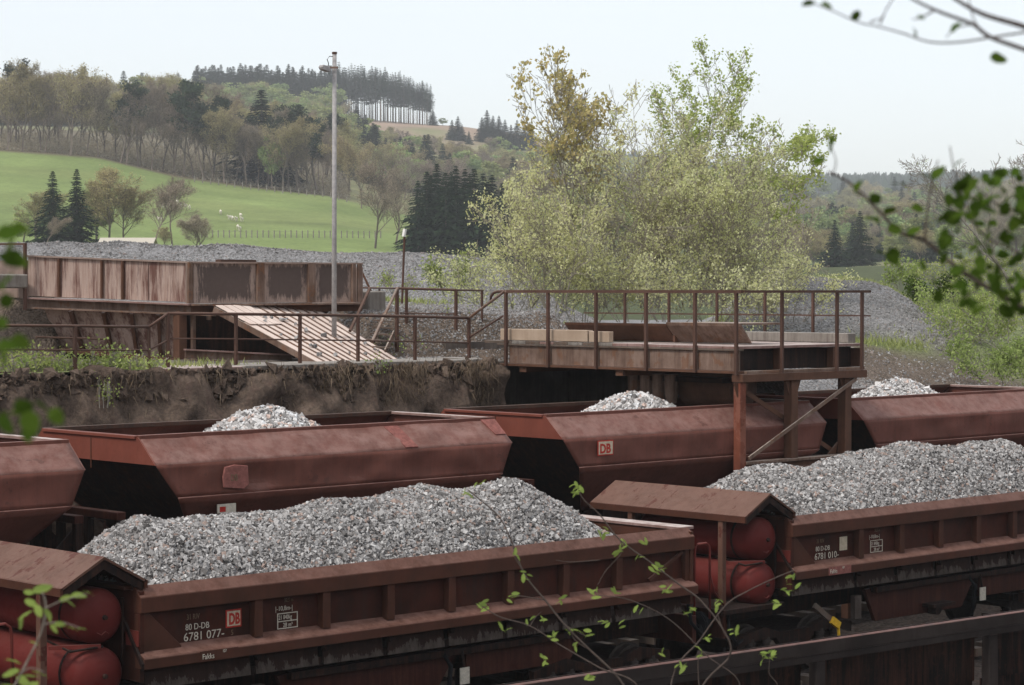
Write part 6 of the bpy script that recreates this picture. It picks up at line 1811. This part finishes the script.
near_branch('branch', 'leafy green branch with round leaves reaching in from the right edge', 3.8,
    [(2.6, [(1060, 330, 0), (1010, 300, 0), (975, 280, 0), (950, 262, 0), (925, 241, 0), (900, 232, 0), (880, 212, 0), (858, 190, 0), (842, 178, 0), (828, 172, 0)]),
     (1.4, [(925, 241, 0), (927, 212, 0), (932, 185, 0), (938, 160, 0)]), (1.3, [(1050, 262, 0.1), (1000, 245, 0.1), (975, 225, 0.1), (960, 190, 0.1), (953, 165, 0.1), (950, 146, 0.1)]),
     (0.8, [(832, 176, 0), (836, 162, 0), (831, 146, 0)]), (1.2, [(1045, 215, 0.05), (1005, 208, 0.05), (985, 195, 0.05), (968, 180, 0.05)]), (1.0, [(980, 285, 0), (960, 300, 0), (935, 300, 0)]), (1.0, [(1020, 300, 0), (1000, 270, 0), (990, 240, 0)])], LV, 2)
# left leaves
near_branch('branch', 'blurred green leaves reaching in from the left edge, upper tuft', 2.6,
    [(1.2, [(-40, 330, 0), (-10, 300, 0), (6, 262, 0), (10, 232, 0)]), (1.0, [(-30, 352, 0), (0, 345, 0), (16, 342, 0)])],
    [(8, 232, 26, 20), (20, 228, 18, 0), (12, 258, 26, 160), (6, 280, 26, 70), (18, 260, 22, -20), (10, 246, 18, 90), (6, 300, 20, 100), (8, 345, 28, 10), (20, 342, 22, -15), (4, 358, 22, -60), (2, 322, 16, 80)], 3)
near_branch('branch', 'blurred green leaf tuft at the left edge before the hopper wagon', 2.6,
    [(1.0, [(-40, 425, 0), (-5, 418, 0), (25, 414, 0), (45, 408, 0)])],
    [(14, 412, 30, 10), (30, 422, 26, -60), (46, 408, 28, -20), (56, 416, 20, -50), (6, 424, 24, -40), (24, 406, 24, 30), (28, 434, 18, -80)], 4)
near_branch('branch', 'small toothed green leaves on a pale stem at the lower left corner', 5.0,
    [(1.5, [(-10, 720, 0), (12, 690, 0), (28, 660, 0), (42, 630, 0), (46, 606, 0), (42, 592, 0)]), (0.8, [(42, 625, 0), (60, 622, 0), (80, 628, 0)]), (0.8, [(46, 608, 0), (64, 600, 0), (88, 594, 0)]), (0.8, [(20, 675, 0), (30, 668, 0), (44, 672, 0)])],
    [(42, 588, 22, 20), (66, 598, 16, 30), (78, 595, 16, 5), (88, 592, 12, 0), (72, 603, 12, -20), (30, 602, 18, 150), (24, 614, 18, 200), (38, 610, 18, 120), (48, 614, 16, -60), (20, 622, 16, -110), (60, 624, 14, 0), (72, 627, 14, -5), (82, 628, 12, 10), (54, 628, 12, -40), (14, 660, 16, 150), (10, 672, 20, 190), (28, 674, 22, 10), (40, 672, 18, -10), (24, 682, 22, -30), (8, 686, 24, 170), (34, 642, 12, 150), (30, 686, 20, 200), (28, 592, 14, 170)], 5, TWIGP, [m for m in LN])
# twiggy shrub below the picture
SHL = []
tips = [(469, 493), (478, 486), (515, 555), (512, 597), (483, 607), (486, 603), (530, 619), (540, 620), (571, 628), (577, 632), (587, 633), (578, 492), (576, 486), (603, 532), (620, 551), (640, 560), (655, 571), (659, 568), (594, 593), (624, 545), (605, 622), (619, 625), (666, 590), (690, 610), (718, 600), (716, 607), (790, 580), (794, 588), (787, 590), (775, 603), (768, 655), (776, 655), (762, 658), (700, 652), (615, 590), (638, 612), (576, 647), (662, 652), (734, 630), (545, 660), (590, 676), (680, 668), (526, 575), (560, 600), (505, 628), (645, 540), (552, 637), (710, 640)]
rg3 = random.Random(5)
for x, y in tips:
    for k in range(rg3.choice((2, 3, 4, 5))):
        SHL.append((x + rg3.uniform(-4, 4), y + rg3.uniform(-4, 4), rg3.uniform(6.5, 10.5), rg3.uniform(20, 200) if rg3.random() < 0.7 else rg3.uniform(0, 360)))
near_branch('twiggy_shrub', 'thin grey twigs with small bright buds in front of the tipping wagons', 11.0,
    [(1.36, [(655, 790, 0), (640, 720, 0), (620, 680, 0), (590, 650, 0), (565, 625, 0), (545, 600, 0), (525, 575, 0), (513, 545, 0), (500, 518, 0), (478, 498, 0), (468, 490, 0)]),
     (1.24, [(660, 780, 0.2), (700, 690, 0.2), (730, 655, 0.2), (722, 628, 0.2), (700, 600, 0.2), (680, 585, 0.2), (650, 562, 0.2), (620, 540, 0.2), (600, 515, 0.2), (584, 500, 0.2), (577, 487, 0.2)]),
     (0.99, [(650, 770, -0.2), (640, 690, -0.2), (600, 668, -0.2), (560, 645, -0.2), (530, 626, -0.2), (500, 617, -0.2), (482, 606, -0.2)]),
     (0.99, [(668, 780, 0.1), (672, 680, 0.1), (700, 640, 0.1), (726, 605, 0.1), (750, 590, 0.1), (775, 578, 0.1), (795, 570, 0.1)]),
     (0.81, [(690, 760, 0.3), (740, 690, 0.3), (706, 655, 0.3), (670, 620, 0.3), (630, 600, 0.3), (596, 595, 0.3)]),
     (0.74, [(722, 628, 0.2), (718, 615, 0.2), (716, 600, 0.2)]), (0.62, [(545, 600, 0), (520, 596, 0), (510, 597, 0)]), (0.62, [(590, 650, 0), (575, 640, 0), (570, 628, 0)]), (0.56, [(620, 540, 0.2), (622, 552, 0.2), (605, 572, 0.2), (594, 593, 0.2)]),
     (0.62, [(655, 770, 0), (770, 700, 0), (769, 672, 0), (770, 655, 0)]), (0.50, [(530, 626, -.2), (535, 618, -.2), (541, 612, -.2)]), (0.50, [(565, 625, 0), (586, 636, 0), (590, 632, 0)]), (0.62, [(700, 700, 0), (698, 665, 0), (700, 650, 0)]),
     (0.56, [(513, 545, 0), (516, 560, 0), (524, 570, 0)]), (0.50, [(600, 560, 0.2), (570, 562, 0.2), (556, 560, 0.2)])],
    SHL, 6, TWIG, LN, 'shrub')

# ------------------------------------------------------------------ haze
hz = MB().box(-3600, 5200, -3400, 4300, -1.6, 155)
o = hz.build('haze', None)
o.rotation_euler = (0, 0, 0)
m = bpy.data.materials.new('haze'); m.use_nodes = True; nt = m.node_tree; nt.nodes.clear()
out = nt.nodes.new('ShaderNodeOutputMaterial'); pv = nt.nodes.new('ShaderNodeVolumePrincipled')
pv.inputs['Color'].default_value = (0.96, 0.98, 1.0, 1)
pv.inputs['Density'].default_value = 0.00026
pv.inputs['Anisotropy'].default_value = 0.0
nt.links.new(pv.outputs[0], out.inputs['Volume'])
o.data.materials.append(m)
tag(o, 'thin pale haze over the valley', kind='stuff')
